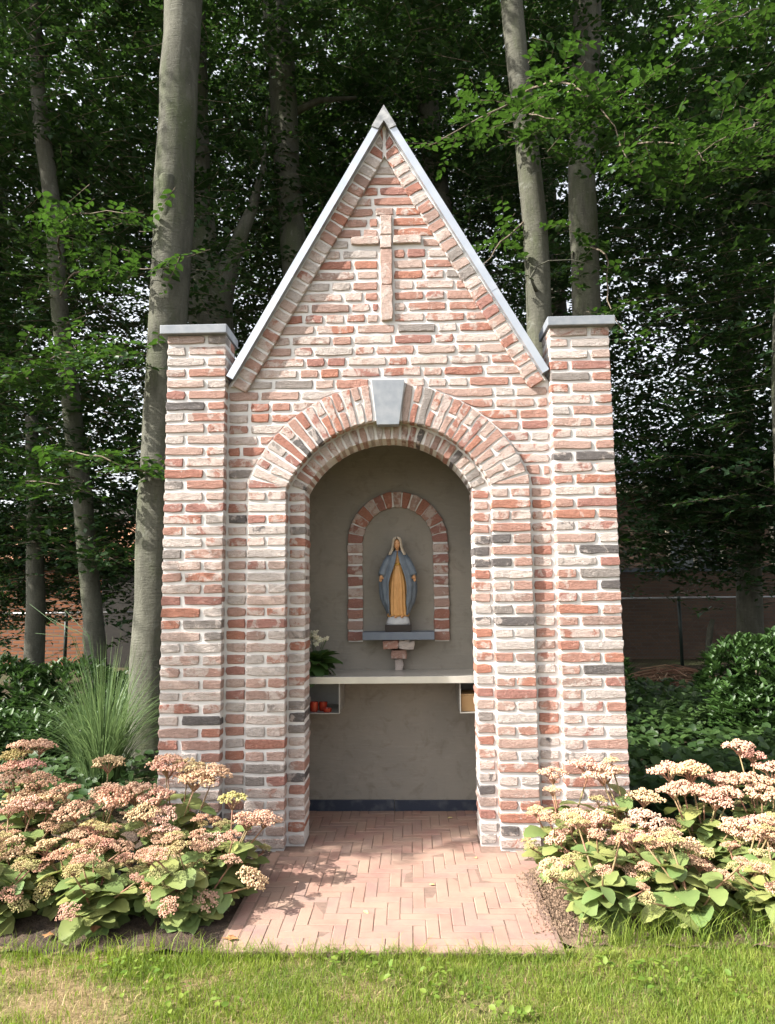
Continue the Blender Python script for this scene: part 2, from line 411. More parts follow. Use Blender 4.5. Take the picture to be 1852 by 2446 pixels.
def lawn_material():
    t = NT('lawn_soil'); v = t.n('NewGeometry').outputs['Position']
    a = t.noise(v, 2.4, 5, .6); b = t.noise(v, 45, 5, .7)
    c = t.mix(t.ramp(a, [(.44, 0.), (.58, 1.)]), (.11, .11, .04), (.19, .14, .075)); c = t.mix(t.ramp(b, [(.45, 0.), (.7, .6)]), c, (.12, .09, .045))
    t.surf(c, .95, t.bump(b, .7, .02), .1); return t.m
MB_['lawn_soil'] = lawn_material()
sheet('lawn', -6, 6, -9, -.93, -.018, 'lawn_soil', 60, 40, .006)
sheet('soil_bed', -2.6, -.62, -.985, .40, -.012, 'soil', 40, 30, .008)
sheet('soil_bed', .655, 2.9, -.93, .40, -.010, 'soil_mixed', 40, 30, .008)

# pavement of clinkers in herringbone
pav = tag(B().box(-.635, .665, -.995, .02, -.04, -.0022).box(-.60, .60, .02, .71, -.04, -.003).build('pavement', 'sand'), kind='structure')
PU, PN = .0525, 3
pm = {}
def paver_me(i):
    if i not in pm:
        r = random.Random(i+50); b = .0022
        bm = bmesh.new(); bmesh.ops.create_cube(bm, size=1)
        for q in bm.verts: q.co = (q.co.x*PU*PN, q.co.y*PU, (q.co.z-.5)*.03)
        bmesh.ops.bevel(bm, geom=[e for e in bm.edges if e.verts[0].co.z > -.001 and e.verts[1].co.z > -.001], offset=b, segments=1, affect='EDGES')
        for q in bm.verts: q.co += Vector((r.uniform(-1, 1), r.uniform(-1, 1), r.uniform(-.3, .3)))*.0010
        bm.verts.index_update(); v = [q.co.copy() for q in bm.verts]; f = [[q.index for q in p.verts] for p in bm.faces]; bm.free()
        pm[i] = mesh_data('paver', v, f, 'paver')
    return pm[i]
def lay(x0, x1, y0, y1, hor):
    """a paver filling a cell of the bond, its length along x (hor) or y"""
    g = .0014; w, d = x1-x0-2*g, y1-y0-2*g
    if w < .012 or d < .012: return
    o = obj('paver', paver_me(random.randrange(8)), pav, ((x0+x1)/2, (y0+y1)/2, random.uniform(-.0022, .0012)))
    L, W = (w, d) if hor else (d, w); o.scale = (L/(PU*PN), W/PU, 1)
    o.rotation_euler = (random.uniform(-.010, .010), random.uniform(-.006, .006), (0 if hor else math.pi/2)+random.uniform(-.010, .010)); o.color = bcol()
for a in range(-70, 71):
    for b in range(-16, 17):
        ox, oy = (a+PN*b)*PU, (a-PN*b)*PU-.15
        for hor in (1, 0):
            x0, x1, y0, y1 = (ox, ox+PN*PU, oy, oy+PU) if hor else (ox+PN*PU, ox+(PN+1)*PU, oy-(PN-1)*PU, oy+PU)
            if (y0+y1)/2 < .025: bx0, bx1, by0, by1 = -.565, .735-(.10 if -.78 < y0 < -.36 else .085 if y0 <= -.78 else 0), -.99, .02+PU
            else: h_ = .455 if (y0+y1)/2 < .29 else .595; bx0, bx1, by0, by1 = -h_, h_, .0, .692
            lay(max(x0, bx0), min(x1, bx1), max(y0, by0), min(y1, by1), hor)
y = -.985
while y < -.02: lay(-.622, -.570, y, min(y+.205, .0), 0); y += .206

# ================================================================== CHAPEL
ch = thing('wayside_chapel', 'small gabled brick chapel with arched opening and brick cross on its gable', 'chapel')
def arc_pts(r, x_end, n=26, rev=False):
    a0 = math.acos(min(1, x_end/r)); pts = [(r*math.cos(a0+(math.pi-2*a0)*i/n), CZ+r*math.sin(a0+(math.pi-2*a0)*i/n)) for i in range(n+1)]
    return pts[::-1] if rev else pts
core = B()
core.box(-1.2120, -.892, .0065, .204, -.03, 2.747); core.box(.892, 1.2120, .0065, .204, -.03, 2.747)
gz = 3.985
out = [(.897, -.03), (.897, 2.45), (0, gz-.02), (-.897, 2.45), (-.897, -.03), (-.566, -.03)]+arc_pts(R2+.010, .566, rev=True)+[(.566, -.03)]
core.prism(out, Y_WALL+.0065, .27)
out = [(.7605, -.03)]+arc_pts(R3-.004, .7605)+[(-.7605, -.03), (-.559, -.03)]+arc_pts(R2+.004, .559, rev=True)+[(.559, -.03)]
core.prism(out, Y_PIER+.0065, .075)
out = [(.575, -.03)]+arc_pts(R2+.020, .575)+[(-.575, -.03), (-.463, -.03)]+arc_pts(R1+.004, .463, rev=True)+[(.463, -.03)]
core.prism(out, Y_STEP+.0065, .285)
for s in (-1, 1):      # bed of the sloping verge courses
    o1 = [(0, 3.985), (s*slope_x(2.462, 3.985), 2.462), (s*slope_x(2.462, 3.80), 2.462), (0, 3.80)]
    core.prism(o1[::-1] if s > 0 else o1, Y_VERGE+.0065, .07)
core.build('mortar_bed', 'mortar', ch)
side = B()
for s in (-1, 1): side.box(*sorted((s*.600, s*.885)), .262, .83, -.03, 2.50)
side.build('side_wall', 'plaster', ch)
B().box(-.61, .61, .262, .72, 2.44, 2.52).build('ceiling', 'plaster', ch)
bw = [(.884, -.03), (.884, 2.5), (0, 3.96), (-.884, 2.5), (-.884, -.03)]
B().prism(bw, .705, .829).build('back_wall', 'plaster', ch)
B().box(-.60, -.003, .6935, .706, -.01, .062, .002).build('skirting', 'skirt', ch); B().box(.0, .60, .6945, .706, -.01, .060, .002).build('skirting', 'skirt', ch)

# coursed bricks: the 300 that show largest are pieces of their own, the rest one mesh
PIECES.sort(key=lambda p: -p[0]*(1 if p[2] > .42 else .55))
joined_v, joined_f, joined_c = [], [], []
def into_joined(v, f, off, c, rot=None):
    k = len(joined_v)
    for p in v: joined_v.append((p[0]+off[0], p[1]+off[1], p[2]+off[2]))
    joined_f.extend(tuple(i+k for i in q) for q in f); joined_c.extend([c]*len(v))
for n, (ar, cx, z, y, w, h, dp, cor) in enumerate(PIECES):
    if n < 300:
        me = brick_me(w, h, dp) if cor is None else mesh_data('brick', *brick_shape(cor, dp, n), 'brick')
        o = obj('brick', me, ch, (cx, y, z)); o.color = bcol()
    else:
        cor = cor or [(-w/2, -h/2), (w/2, -h/2), (w/2, h/2), (-w/2, h/2)]
        v, f = brick_shape(cor, dp, n); into_joined(v, f, (cx, y, z), bcol())
# bricks on the flanks (pillar returns and side walls), seen only from the side
def flank(xf, s, y0, y1, z):
    w = y1-y0; v, f = brick_shape([(-w/2, -BH/2), (w/2, -BH/2), (w/2, BH/2), (-w/2, BH/2)], .03, int((y0+5)*1000+z*77))
    v = [(-s*p[1], s*p[0], p[2]) for p in v] if s > 0 else [(-s*p[1], s*p[0], p[2]) for p in v]
    into_joined(v, f, (xf, (y0+y1)/2, z), bcol())
for k in range(NC):
    z = zc(k); odd = k % 2
    for s in (-1, 1):
        deep = odd != 0
        if (odd == 0) == (s < 0): front = .10 if odd else .205
        else: front = .10 if odd else .205
        if front < .2: flank(s*1.2165, s, .112, .205, z)
        inner_front = .205 if odd else .10
        if inner_front < .2 and z > 2.2: flank(s*.8885, -s, .112, .205, z)
        if z < 2.47:
            y = .216 if odd else .262
            while y < .80:
                y1 = min(y+.2105, .829); flank(s*.889, s, y, y1, z); y = y1+J
me = mesh_data('brickwork', joined_v, joined_f, 'brick_j')
a = me.attributes.new('piece', 'FLOAT_COLOR', 'POINT'); a.data.foreach_set('color', np.asarray(joined_c, dtype=np.float32).ravel())
tag(obj('brickwork', me, ch), kind='stuff')

# arch rings, verge courses, cross, keystone
def free_brick(name, corners, y, depth, parent, seed):
    cen = sum((Vector(c) for c in corners), Vector((0, 0)))/4
    v, f = brick_shape([tuple(Vector(c)-cen) for c in corners], depth, seed)
    o = obj(name, mesh_data(name, v, f, 'brick'), parent, (cen.x, y+random.uniform(-.002, .0015), cen.y)); o.color = bcol(); return o
def pol(r, a): return (r*math.cos(a), CZ+r*math.sin(a))
def voussoir(ra, rb, a0, a1, y, depth, seed):
    g = .0055
    q = [pol(ra, a1), pol(ra, a0), pol(rb, a0), pol(rb, a1)]
    q = [pol(ra+.001, a1-g/ra), pol(ra+.001, a0+g/ra), pol(rb-.001, a0+g/rb), pol(rb-.001, a1-g/rb)]
    free_brick('arch_brick', q, y, depth, ch, seed)
KS = R(83.2)
for s in (-1, 1):
    a0 = R(22.5); n = 15; st = (KS-a0)/n
    for i in range(n):
        aa, ab = a0+st*i, a0+st*(i+1)
        if s < 0: aa, ab = math.pi-ab, math.pi-aa
        if i % 2 == 0: voussoir(R2, R3, aa, ab, Y_PIER, .072, 100+i*2+s)
        else:
            m = R2+(.104 if (i//2) % 2 else .120)+random.uniform(-.01, .01)
            voussoir(R2, m-.005, aa, ab, Y_PIER, .072, 200+i*2+s); voussoir(m+.005, R3, aa, ab, Y_PIER, .045, 300+i*2+s)
    # skewback wedge
    xo = .7645; q = [(s*.556, 1.8895), (s*xo, 1.8895), (s*xo, 1.944), (s*(.562), 1.8965)]
    free_brick('arch_brick', q if s > 0 else [q[1], q[0], q[3], q[2]], Y_PIER, .045, ch, 900+s)
n = 27; a0 = R(25.5); st = (math.pi-2*a0)/n
for i in range(n): voussoir(R1, R2-.006, a0+st*i, a0+st*(i+1), Y_STEP, .18, 400+i)
ks = [(-.057, 2.226), (.063, 2.226), (.097, 2.474), (-.083, 2.475)]
kb = B().prism(ks, .012, .08); kb.build('keystone', 'bluestone', ch)
vd = Vector((-.496, .868)).normalized()     # up along the right-hand slope
for s in (-1, 1):
    nrm = Vector((.868, .496)); base = Vector((slope_x(2.462, 3.985)-.004, 2.462)); L = (Vector((0, 3.985))-base).length
    nb = 27; st = L/nb
    for i in range(nb):
        p0 = base+vd*(st*i+.006); p1 = base+vd*(st*(i+1)-.006)
        w = .092; q = [p0-nrm*w, p0-nrm*.004, p1-nrm*.004, p1-nrm*w]
        if min(t.x for t in q) < .008:
            q = [Vector((max(t.x, .008+random.uniform(0, .002)), t.y)) for t in q]
            if q[2].x-q[3].x < .012 and q[1].x-q[0].x < .012: continue
            if q[2].x <= q[3].x+.004: q[2].x = q[3].x+.006
        if s < 0: q = [Vector((-t.x, t.y)) for t in q]; q = [q[1], q[0], q[3], q[2]]
        free_brick('verge_brick', [tuple(t) for t in q], Y_VERGE, .05, ch, 500+i*2+s)
cr = obj('cross', B().box(-.026, .033, Y_WALL-.001, .08, CROSS_B+.003, CROSS_T-.004).me('cross', 'mortar'), ch)
for a, b in ((3.327, 3.446), (3.246, 3.323), (3.034, 3.242), (2.828, 3.030)):
    o = free_brick('cross_brick', [(-.030, a), (.037, a), (.037, b), (-.030, b)], Y_WALL-.014, .06, cr, int(a*1000)); o.color = (.60+random.uniform(0, .12), .62, random.random(), 1)
for x0, x1 in ((-.196, -.036), (.043, .203)):
    o = free_brick('cross_brick', [(x0, ARM_Z-.024), (x1, ARM_Z-.024), (x1, ARM_Z+.026), (x0, ARM_Z+.026)], Y_WALL-.013, .06, cr, int(x1*999)); o.color = (.70, .72, random.random(), 1)

# caps, coping, roof
for x0, x1 in ((-1.249, -.878), (.878, 1.242)): B().box(x0, x1, -.032, .236, 2.7465, 2.797, .004).build('pillar_cap', 'bluestone', ch)
def slab(t0, t1, y0, y1, s, top=(0, 4.071), foot=(.884, 2.512)):
    """strip along one slope: t0..t1 perpendicular depths below the outer line"""
    a, b = Vector(top), Vector(foot); n = Vector((-.868, -.496))
    q = [Vector((0, a.y-t0*2.02)), b+n*t0, b+n*t1, Vector((0, a.y-t1*2.02))]
    q = [Vector((s*p.x, p.y)) for p in q]; q = [tuple(p) for p in q]
    return (q[::-1] if s > 0 else q), y0, y1
for s in (-1, 1):
    for t0_, t1_, dz_ in ((.0, .36, 0), (.3605, .70, .0012), (.7005, 1., 0)):
        a_, b2_ = Vector((0, 4.071)), Vector((.884, 2.512)); n_ = Vector((-.868, -.496))
        pa, pb = a_.lerp(b2_, t0_), a_.lerp(b2_, t1_); top_in = Vector((0, 4.071-.041*2.02)) if t0_ == 0 else pa+n_*.041
        q = [pa, pb, pb+n_*.041, top_in]; q = [(s*p.x, p.y) for p in q]; B().prism(q[::-1] if s > 0 else q, -dz_, .15).build('verge_coping', 'zinc', ch)
    B().prism(*slab(.012, .05, .15, .86, s)).build('roof_slope', 'slate', ch)
rc = B()
for s in (-1, 1):
    q = [(0, 4.079), (s*.070, 3.952), (s*.032, 3.936), (0, 3.985)]
    rc.prism(q[::-1] if s > 0 else q, -.008, .86)
rc.build('ridge_cap', 'lead', ch)

# niche on the back wall: bricks proud of the plaster, ledge and corbel
NX, NRO, NRI, NZ = .037, .318, .220, 1.622
nb = 11
for s in (-1, 1):
    for i in range(9):
        z0 = 1.012+i*.0680
        free_brick('niche_brick', [(NX+min(s*NRI, s*NRO), z0+.004), (NX+max(s*NRI, s*NRO), z0+.004), (NX+max(s*NRI, s*NRO), z0+.060), (NX+min(s*NRI, s*NRO), z0+.060)], .682, .04, ch, 600+i*2+s).color = (random.choice([.05, .12, .2, .2, .3, .45, .6]), random.random()*.8, random.random(), 1)
nn = 15
for i in range(nn):
    a0, a1 = math.pi*i/nn+.012, math.pi*(i+1)/nn-.012
    pp = lambda r, a: (NX+r*math.cos(a), NZ+r*math.sin(a)*1.03)
    free_brick('niche_brick', [pp(NRI, a1), pp(NRI, a0), pp(NRO, a0), pp(NRO, a1)], .682, .04, ch, 700+i).color = (random.choice([.05, .12, .2, .2, .3, .45, .6]), random.random()*.8, random.random(), 1)
nbk = [(NX+NRO-.006, 1.010)]+[(NX+(NRO-.006)*math.cos(math.pi*i/24), NZ+(NRO-.006)*1.03*math.sin(math.pi*i/24)) for i in range(25)]+[(NX-NRO+.006, 1.010), (NX-NRI-.004, 1.010)]+[(NX-(NRI+.004)*math.cos(math.pi*i/24), NZ+(NRI+.004)*1.03*math.sin(math.pi*i/24)) for i in range(25)]+[(NX+NRI+.004, 1.010)]
B().prism(nbk, .690, .71).build('niche_mortar', 'mortar', ch)
B().box(NX-.2165, NX+.2165, .545, .706, 1.030, 1.076, .002).build('niche_ledge', 'bluestone_dark', ch)
for x0, x1, z0, z1, yy in ((-.095, .000, .972, 1.026, .57), (.002, .097, .971, 1.027, .572), (-.048, .048, .912, .966, .612), (-.026, .026, .838, .907, .645)):
    free_brick('corbel_brick', [(NX+x0, z0), (NX+x1, z0), (NX+x1, z1), (NX+x0, z1)], yy, .706-yy, ch, int(z0*1000+x0*50))
# altar shelf with two open trays under it
sh = B().box(-.598, .598, .345, .704, .826, .838, .001).build('shelf', 'steel', ch)
B().box(-.598, .598, .345, .352, .800, .827).build('front_lip', 'steel', sh)
t = B(); t.box(-.59, -.300, .36, .69, .630, .634); t.box(-.304, -.300, .36, .69, .634, .8); t.box(-.59, -.304, .686, .69, .634, .8); t.box(-.59, -.586, .36, .686, .634, .8); t.build('tray', 'steel_dull', sh)
t = B(); t.box(.386, .59, .36, .69, .630, .634); t.box(.386, .390, .36, .69, .634, .8); t.box(.39, .59, .686, .69, .634, .8); t.box(.586, .59, .36, .686, .634, .8); t.build('tray', 'steel_dull', sh)

# ================================================================== THINGS IN THE CHAPEL
MB_['skin'] = simple('painted_skin', (.50, .27, .13), (.44, .23, .11), 30, .5)
MB_['dress'] = simple('painted_ochre', (.50, .265, .09), (.42, .215, .07), 25, .5, spec=.4)
MB_['cloak'] = simple('painted_blue', (.115, .14, .17), (.082, .104, .13), 25, .5, spec=.4)
MB_['veil'] = simple('painted_cream', (.56, .48, .37), (.48, .40, .30), 25, .5)
MB_['hair'] = simple('painted_brown', (.075, .032, .015), None)
MB_['cloud'] = simple('painted_grey_white', (.40, .41, .42), (.30, .31, .33), 20, .6)
MB_['plinth'] = simple('black_brown_paint', (.022, .016, .014), None, rough=.5)
MB_['gold'] = simple('gold_paint', (.45, .27, .06), None, rough=.4, metal=.5)
st = thing('statue', 'painted statue of a veiled woman in blue cloak and ochre dress on niche ledge', 'statue', (.036, .622, 1.076))
def loft(rings, close=True):
    """rings: list of lists of points, same length"""
    n = len(rings[0]); v = [p for r_ in rings for p in r_]; f = []
    for i in range(len(rings)-1):
        for j in range(n if close else n-1): f.append((i*n+j, i*n+(j+1) % n, (i+1)*n+(j+1) % n, (i+1)*n+j))
    if close: f.append(tuple(range(n-1, -1, -1))); f.append(tuple((len(rings)-1)*n+j for j in range(n)))
    return v, f
def interp(tab, z):
    for (z0, a), (z1, b) in zip(tab, tab[1:]):
        if z0 <= z <= z1: return a+(b-a)*(z-z0)/(z1-z0)
    return tab[0][1] if z < tab[0][0] else tab[-1][1]
ZB = .092     # top of the rounded base
b_ = B().box(-.080, .080, -.055, .055, 0, .042, .002).build('plinth', 'plinth', st)
rg = []
for i in range(8):
    t_ = i/7; zz = .042+.052*math.sin(t_*math.pi/2); k_ = (1-.36*t_**1.6)
    rg.append([(.074*k_*math.copysign(abs(math.cos(a))**.8, math.cos(a)), .050*k_*math.copysign(abs(math.sin(a))**.8, math.sin(a)), zz) for a in [2*math.pi*j/24 for j in range(24)]])
obj('rounded_base', mesh_data('rounded_base', *loft(rg), 'cloud', True), st)
# dress
wt = [(0, .064), (.03, .063), (.12, .063), (.22, .055), (.28, .040), (.30, .036), (.318, .031), (.34, .034), (.37, .036), (.392, .026), (.40, .014)]
dt = [(0, .046), (.1, .040), (.22, .034), (.318, .025), (.35, .029), (.385, .022), (.40, .012)]
rg = []
for i in range(27):
    zz = .40*i/26; fade = max(0, 1-zz/.32)**.5; row = []
    for j in range(72):
        a = 2*math.pi*j/72; fr = max(0, -math.sin(a))
        k_ = 1+(.12*math.cos(17*a+zz*9+.8*math.sin(zz*22))+.03*math.cos(29*a-zz*14))*fade*(.5+.5*fr)
        row.append((interp(wt, zz)*k_*math.cos(a), interp(dt, zz)*k_*math.sin(a), ZB+zz+.004*math.cos(9*a)*(1 if i == 0 else 0)))
    rg.append(row)
obj('dress', mesh_data('dress', *loft(rg), 'dress', True), st)
bl = [[(.0345*math.cos(2*math.pi*j/32), .0285*math.sin(2*math.pi*j/32), ZB+z_) for j in range(32)] for z_ in (.311, .324)]
obj('sash', mesh_data('sash', *loft(bl), 'gold', True), st)
# cloak, open in front, with sleeves
Wc = [(.005, .060), (.05, .080), (.10, .104), (.15, .113), (.20, .116), (.246, .110), (.29, .094), (.33, .075), (.365, .062), (.388, .047), (.402, .026)]
Dc = [(.005, .050), (.1, .058), (.2, .058), (.3, .050), (.36, .043), (.402, .024)]
Oc = [(.005, .052), (.1, .057), (.2, .055), (.25, .043), (.29, .028), (.33, .014), (.37, .005), (.402, .003)]
def shell(th, name, mat):
    rg = []
    for side_ in (0, 1):
        rows = []
        for i in range(28):
            zz = .005+.397*i/27; W_, D_, O_ = interp(Wc, zz), interp(Dc, zz), interp(Oc, zz); t0 = math.asin(min(.98, O_/W_)); row = []
            for j in range(61):
                a = t0+(2*math.pi-2*t0)*j/60; ed = min(j, 60-j)/60
                k_ = 1+(.075*math.cos(15*a+5*zz)+.03*math.cos(27*a-9*zz))*max(.15, 1-zz/.40)+.05*math.sin(40*zz+3*a)*max(0, .3-zz)*math.exp(-ed*14)-side_*th/max(W_, .03)
                row.append((W_*k_*math.sin(a), -D_*k_*math.cos(a)-.010*math.exp(-ed*20)*max(0, 1-zz/.4), ZB+zz))
            rows.append(row)
        rg.append(rows)
    v = []; f = []; n = 61; m = 28
    for rows in rg: v += [p for row in rows for p in row]
    o_ = n*m
    for i in range(m-1):
        for j in range(n-1):
            q = i*n+j; f.append((q, q+1, q+n+1, q+n)); f.append((o_+q, o_+q+n, o_+q+n+1, o_+q+1))
    for i in range(m-1):
        q = i*n; f.append((q, q+n, o_+q+n, o_+q)); q = i*n+n-1; f.append((q, o_+q, o_+q+n, q+n))
    for j in range(n-1): f.append((j, o_+j, o_+j+1, j+1)); q = (m-1)*n+j; f.append((q, q+1, o_+q+1, o_+q))
    bb = B().add(v, f)
    for s in (-1, 1):
        bb.tube([(s*.040, -.004, ZB+.372), (s*.062, -.012, ZB+.335), (s*.083, -.020, ZB+.29), (s*.096, -.032, ZB+.255), (s*.099, -.036, ZB+.247)], [.021, .025, .026, .025, .021], 12)
    return bb
obj('cloak', shell(.005, 'cloak', 'cloak').me('cloak', 'cloak', True), st)
# hands: palm with five fingers each, open and turned forward
for s in (-1, 1):
    h = B(); p0 = Vector((s*.099, -.036, ZB+.250)); d = Vector((s*.16, -.22, -1)).normalized(); w_ = Vector((s*.5, .86, 0)).normalized()
    for q in (0,):
        h.tube([p0, p0+d*.008, p0+d*.018, p0+d*.024], [.0075, .0098, .0105, .008], 8)
    for i, (o_, l_) in enumerate(((-.0078, .018), (-.0026, .021), (.0026, .020), (.0078, .016))):
        b0 = p0+d*.020+Vector((s*.7, -.7, 0))*o_
        h.tube([b0, b0+d*l_*.5+Vector((0, -.001, 0)), b0+d*l_+Vector((0, -.004, 0))], [.0032, .0028, .0018], 6)
    b0 = p0+d*.008+Vector((-s*.005, -.006, 0)); h.tube([b0, b0+Vector((-s*.006, -.008, -.006)), b0+Vector((-s*.007, -.010, -.015))], [.0035, .003, .002], 6)
    h.build('hand', 'skin', st, True)
# head with a face, hair and veil
HC = Vector((-.002, -.010, ZB+.440))
rg = []
for i in range(17):
    ph = -math.pi/2+math.pi*i/16; row = []
    for j in range(24):
        a = 2*math.pi*j/24; x = math.cos(ph)*math.cos(a); y = math.cos(ph)*math.sin(a); z_ = math.sin(ph)
        k_ = 1-.16*max(0, -z_)**1.3
        fx = abs(x); front = y < -.3
        dy = 0
        if front:
            if fx < .18 and -.35 < z_ < .12: dy -= .005*(1-fx/.18)*(1 if z_ < 0 else .4)          # nose
            if .18 < fx < .55 and 0 < z_ < .28: dy += .0022                                          # eye sockets
            if fx < .35 and -.56 < z_ < -.42: dy -= .0014                                          # lips
            if fx < .3 and z_ < -.72: dy -= .0015
        row.append((HC.x+.0215*k_*x, HC.y+.026*y+dy, HC.z+.034*z_))
    rg.append(row)
hv, hf = loft(rg); hb = B().add(hv, hf); hb.tube([(0, -.004, ZB+.385), (0, -.006, ZB+.415)], [.0125, .0115], 12); head = hb.build('head', 'skin', st, True)
ey = B()
for s in (-1, 1): ey.tube([(HC.x+s*.0078, HC.y-.0225, HC.z+.004), (HC.x+s*.0078, HC.y-.0255, HC.z+.004)], [.0024, .0018], 6)
ey.build('eyes', 'hair', head)
B().box(HC.x-.0055, HC.x+.0055, HC.y-.0268, HC.y-.020, HC.z-.0185, HC.z-.0160).build('lips', simple('painted_lips', (.36, .10, .07)), head)
rg = []
for i in range(11):
    ph = -.9+(math.pi/2+.9)*i/10
    rg.append([(HC.x+.0252*math.cos(ph)*math.sin(a), HC.y+.004-.0272*math.cos(ph)*math.cos(a), HC.z+.003+.035*math.sin(ph)) for a in [.78+(2*math.pi-1.56)*j/24 for j in range(25)]])
obj('hair', mesh_data('hair', *loft(rg, False), 'hair', True), st)
Wv = [(.375, .058), (.39, .050), (.405, .041), (.425, .034), (.45, .031), (.47, .0285), (.480, .0235), (.487, .015), (.491, .004)]
Dv = [(.375, .050), (.40, .040), (.45, .036), (.47, .032), (.483, .022), (.490, .005)]
Ov = [(.375, .044), (.39, .034), (.405, .026), (.43, .0225), (.45, .021), (.463, .0165), (.472, .008), (.478, .003), (.490, .001)]
rows = []
for k_ in (1, .90):
    for i in range(22):
        zz = .375+.115*i/21; W_, D_, O_ = interp(Wv, zz), interp(Dv, zz), interp(Ov, zz); t0 = math.asin(min(.97, O_/W_))
        rows.append([(HC.x+W_*k_*(1+.03*math.cos(11*a)*(1 if zz < .42 else 0))*math.sin(a), HC.y+.004-D_*k_*math.cos(a), ZB+zz) for a in [t0+(2*math.pi-2*t0)*j/36 for j in range(37)]])
va, fa = loft(rows[:22], False); vb, fb = loft(rows[22:], False); vb_ = B().add(va, fa).add(vb, [q[::-1] for q in fb])
for i in range(21):
    for j in (0, 36): vb_.f.append((i*37+j, (i+1)*37+j, 22*37+(i+1)*37+j, 22*37+i*37+j))
vb_.build('veil', 'veil', st, True)
for s in (-1, 1): B().tube([(s*.018+.004, -.036, ZB-.004), (s*.020+.004, -.047, ZB+.0), (s*.021+.004, -.056, ZB-.004)], [.008, .008, .005], 8).build('foot', 'skin', st, True)

# potted white flowers on the shelf, red lights and a wooden box in the trays
MB_['white_petal'] = simple('white_petal', (.62, .60, .50), (.5, .5, .36), 40, .7)
pp_ = thing('potted_plant', 'white flowering plant with broad leaves in pot at end of the altar shelf', 'plant', (-.462, .47, .838))
rg = [[(r_*math.cos(2*math.pi*j/16), r_*math.sin(2*math.pi*j/16), z_) for j in range(16)] for r_, z_ in ((.042, 0), (.055, .075), (.058, .08), (.054, .08), (.050, .07))]
obj('pot', mesh_data('pot', *loft(rg), simple('dark_pot', (.05, .04, .035), None, rough=.5), True), pp_)
def leaf_shape(L, W, cup=.15, curl=.2, teeth=0, nu=6, seed=0):
    r = random.Random(seed); v = []; f = []
    for i in range(nu+1):
        t_ = 1-(1-i/nu)**1.25; w_ = W/2*(math.sin(math.pi*t_**.92)**.55 if 0 < i < nu else .10)
        if teeth and 0 < i < nu: w_ *= 1+teeth*(1 if i % 2 else -1)
        if i == nu: w_ = W*.12
        zc_ = -curl*L*t_*t_+cup*.0
        for q in (-1, 0, 1): v.append((q*w_, L*t_, zc_+abs(q)*w_*cup+r.uniform(-.02, .02)*L*abs(q)))
    for i in range(nu):
        for q in (0, 1): a = i*3+q; f.append((a, a+1, a+4, a+3))
    return v, f
lm = [mesh_data('leaf', *leaf_shape(.135, .085, .2, .35, 0, 6, i), 'laurel', True, [random.random()]*21) for i in range(3)]
def orient(o, loc, direction, roll=0., scale=1.):
    d = Vector(direction).normalized(); x = d.cross(Vector((0, 0, 1)))
    x = x.normalized() if x.length > 1e-3 else Vector((1, 0, 0)); z = x.cross(d)
    m = Matrix((x, d, z)).transposed().to_4x4() @ Matrix.Rotation(roll, 4, 'Y') @ Matrix.Scale(scale, 4); m.translation = Vector(loc); o.matrix_local = m
for i in range(40):
    a = i*2.4; e = -.75+1.7*(i/40); o = obj('leaf', lm[i % 3], pp_); orient(o, (.02*math.cos(a), .02*math.sin(a), .075), (math.cos(a), math.sin(a), e*1.4), random.uniform(-.4, .4), random.uniform(.75, 1.1))
fl = B()
for k_ in range(5):
    a = 2*math.pi*k_/5; fl.add([(0, 0, 0), (.013*math.cos(a-.5), .013*math.sin(a-.5), .003), (.019*math.cos(a), .019*math.sin(a), .001), (.013*math.cos(a+.5), .013*math.sin(a+.5), .003)], [(0, 1, 2, 3)])
fme = fl.me('flower', 'white_petal')
for i in range(44):
    a = random.uniform(0, 6.28); r_ = random.uniform(0, .085); z_ = random.uniform(.185, .255)-r_*.4; o = obj('flower', fme, pp_); orient(o, (r_*math.cos(a), r_*math.sin(a), z_), (math.cos(a), math.sin(a)-.7, random.uniform(-.2, .3)), 0, 1)
    o.rotation_euler.x += random.uniform(.7, 1.5)
    if i < 12: B().tube([(0, 0, .07), (r_*.5*math.cos(a), r_*.5*math.sin(a), z_*.6), (r_*math.cos(a), r_*math.sin(a), z_)], .0018, 5).build('stalk', 'reed', pp_)
MB_['red_glass'] = simple('red_candle_glass', (.32, .03, .015), (.20, .02, .01), 20, .25, spec=.5)
for i, (x, y, h_) in enumerate(((-.455, .42, .055), (-.405, .45, .05), (-.375, .40, .022))):
    c_ = thing('candle_cup', ['tall red candle cup in the tray under the shelf', 'red candle cup with pale wax beside the taller one', 'low red tea light cup at the tray edge'][i], 'candle', (x, y, .634), 'candle cups in the tray')
    rg = [[(r_*math.cos(2*math.pi*j/16), r_*math.sin(2*math.pi*j/16), z_*h_) for j in range(16)] for r_, z_ in ((.020, 0), (.024, .15), (.025, 1), (.022, 1), (.021, .75))]
    obj('cup', mesh_data('cup', *loft(rg), 'red_glass'), c_)
    B().tube([(0, 0, h_*.72), (0, 0, h_*.85)], .0012, 5).build('wick', 'hair', c_)
cb = thing('wooden_box', 'small pale wooden box standing in the tray below the shelf end', 'box', (.46, .47, .634))
B().box(-.066, .066, -.08, .08, 0, .088, .003).build('body', 'wood', cb); B().box(-.069, .069, -.083, .083, .0885, .098, .003).build('lid', 'wood', cb)

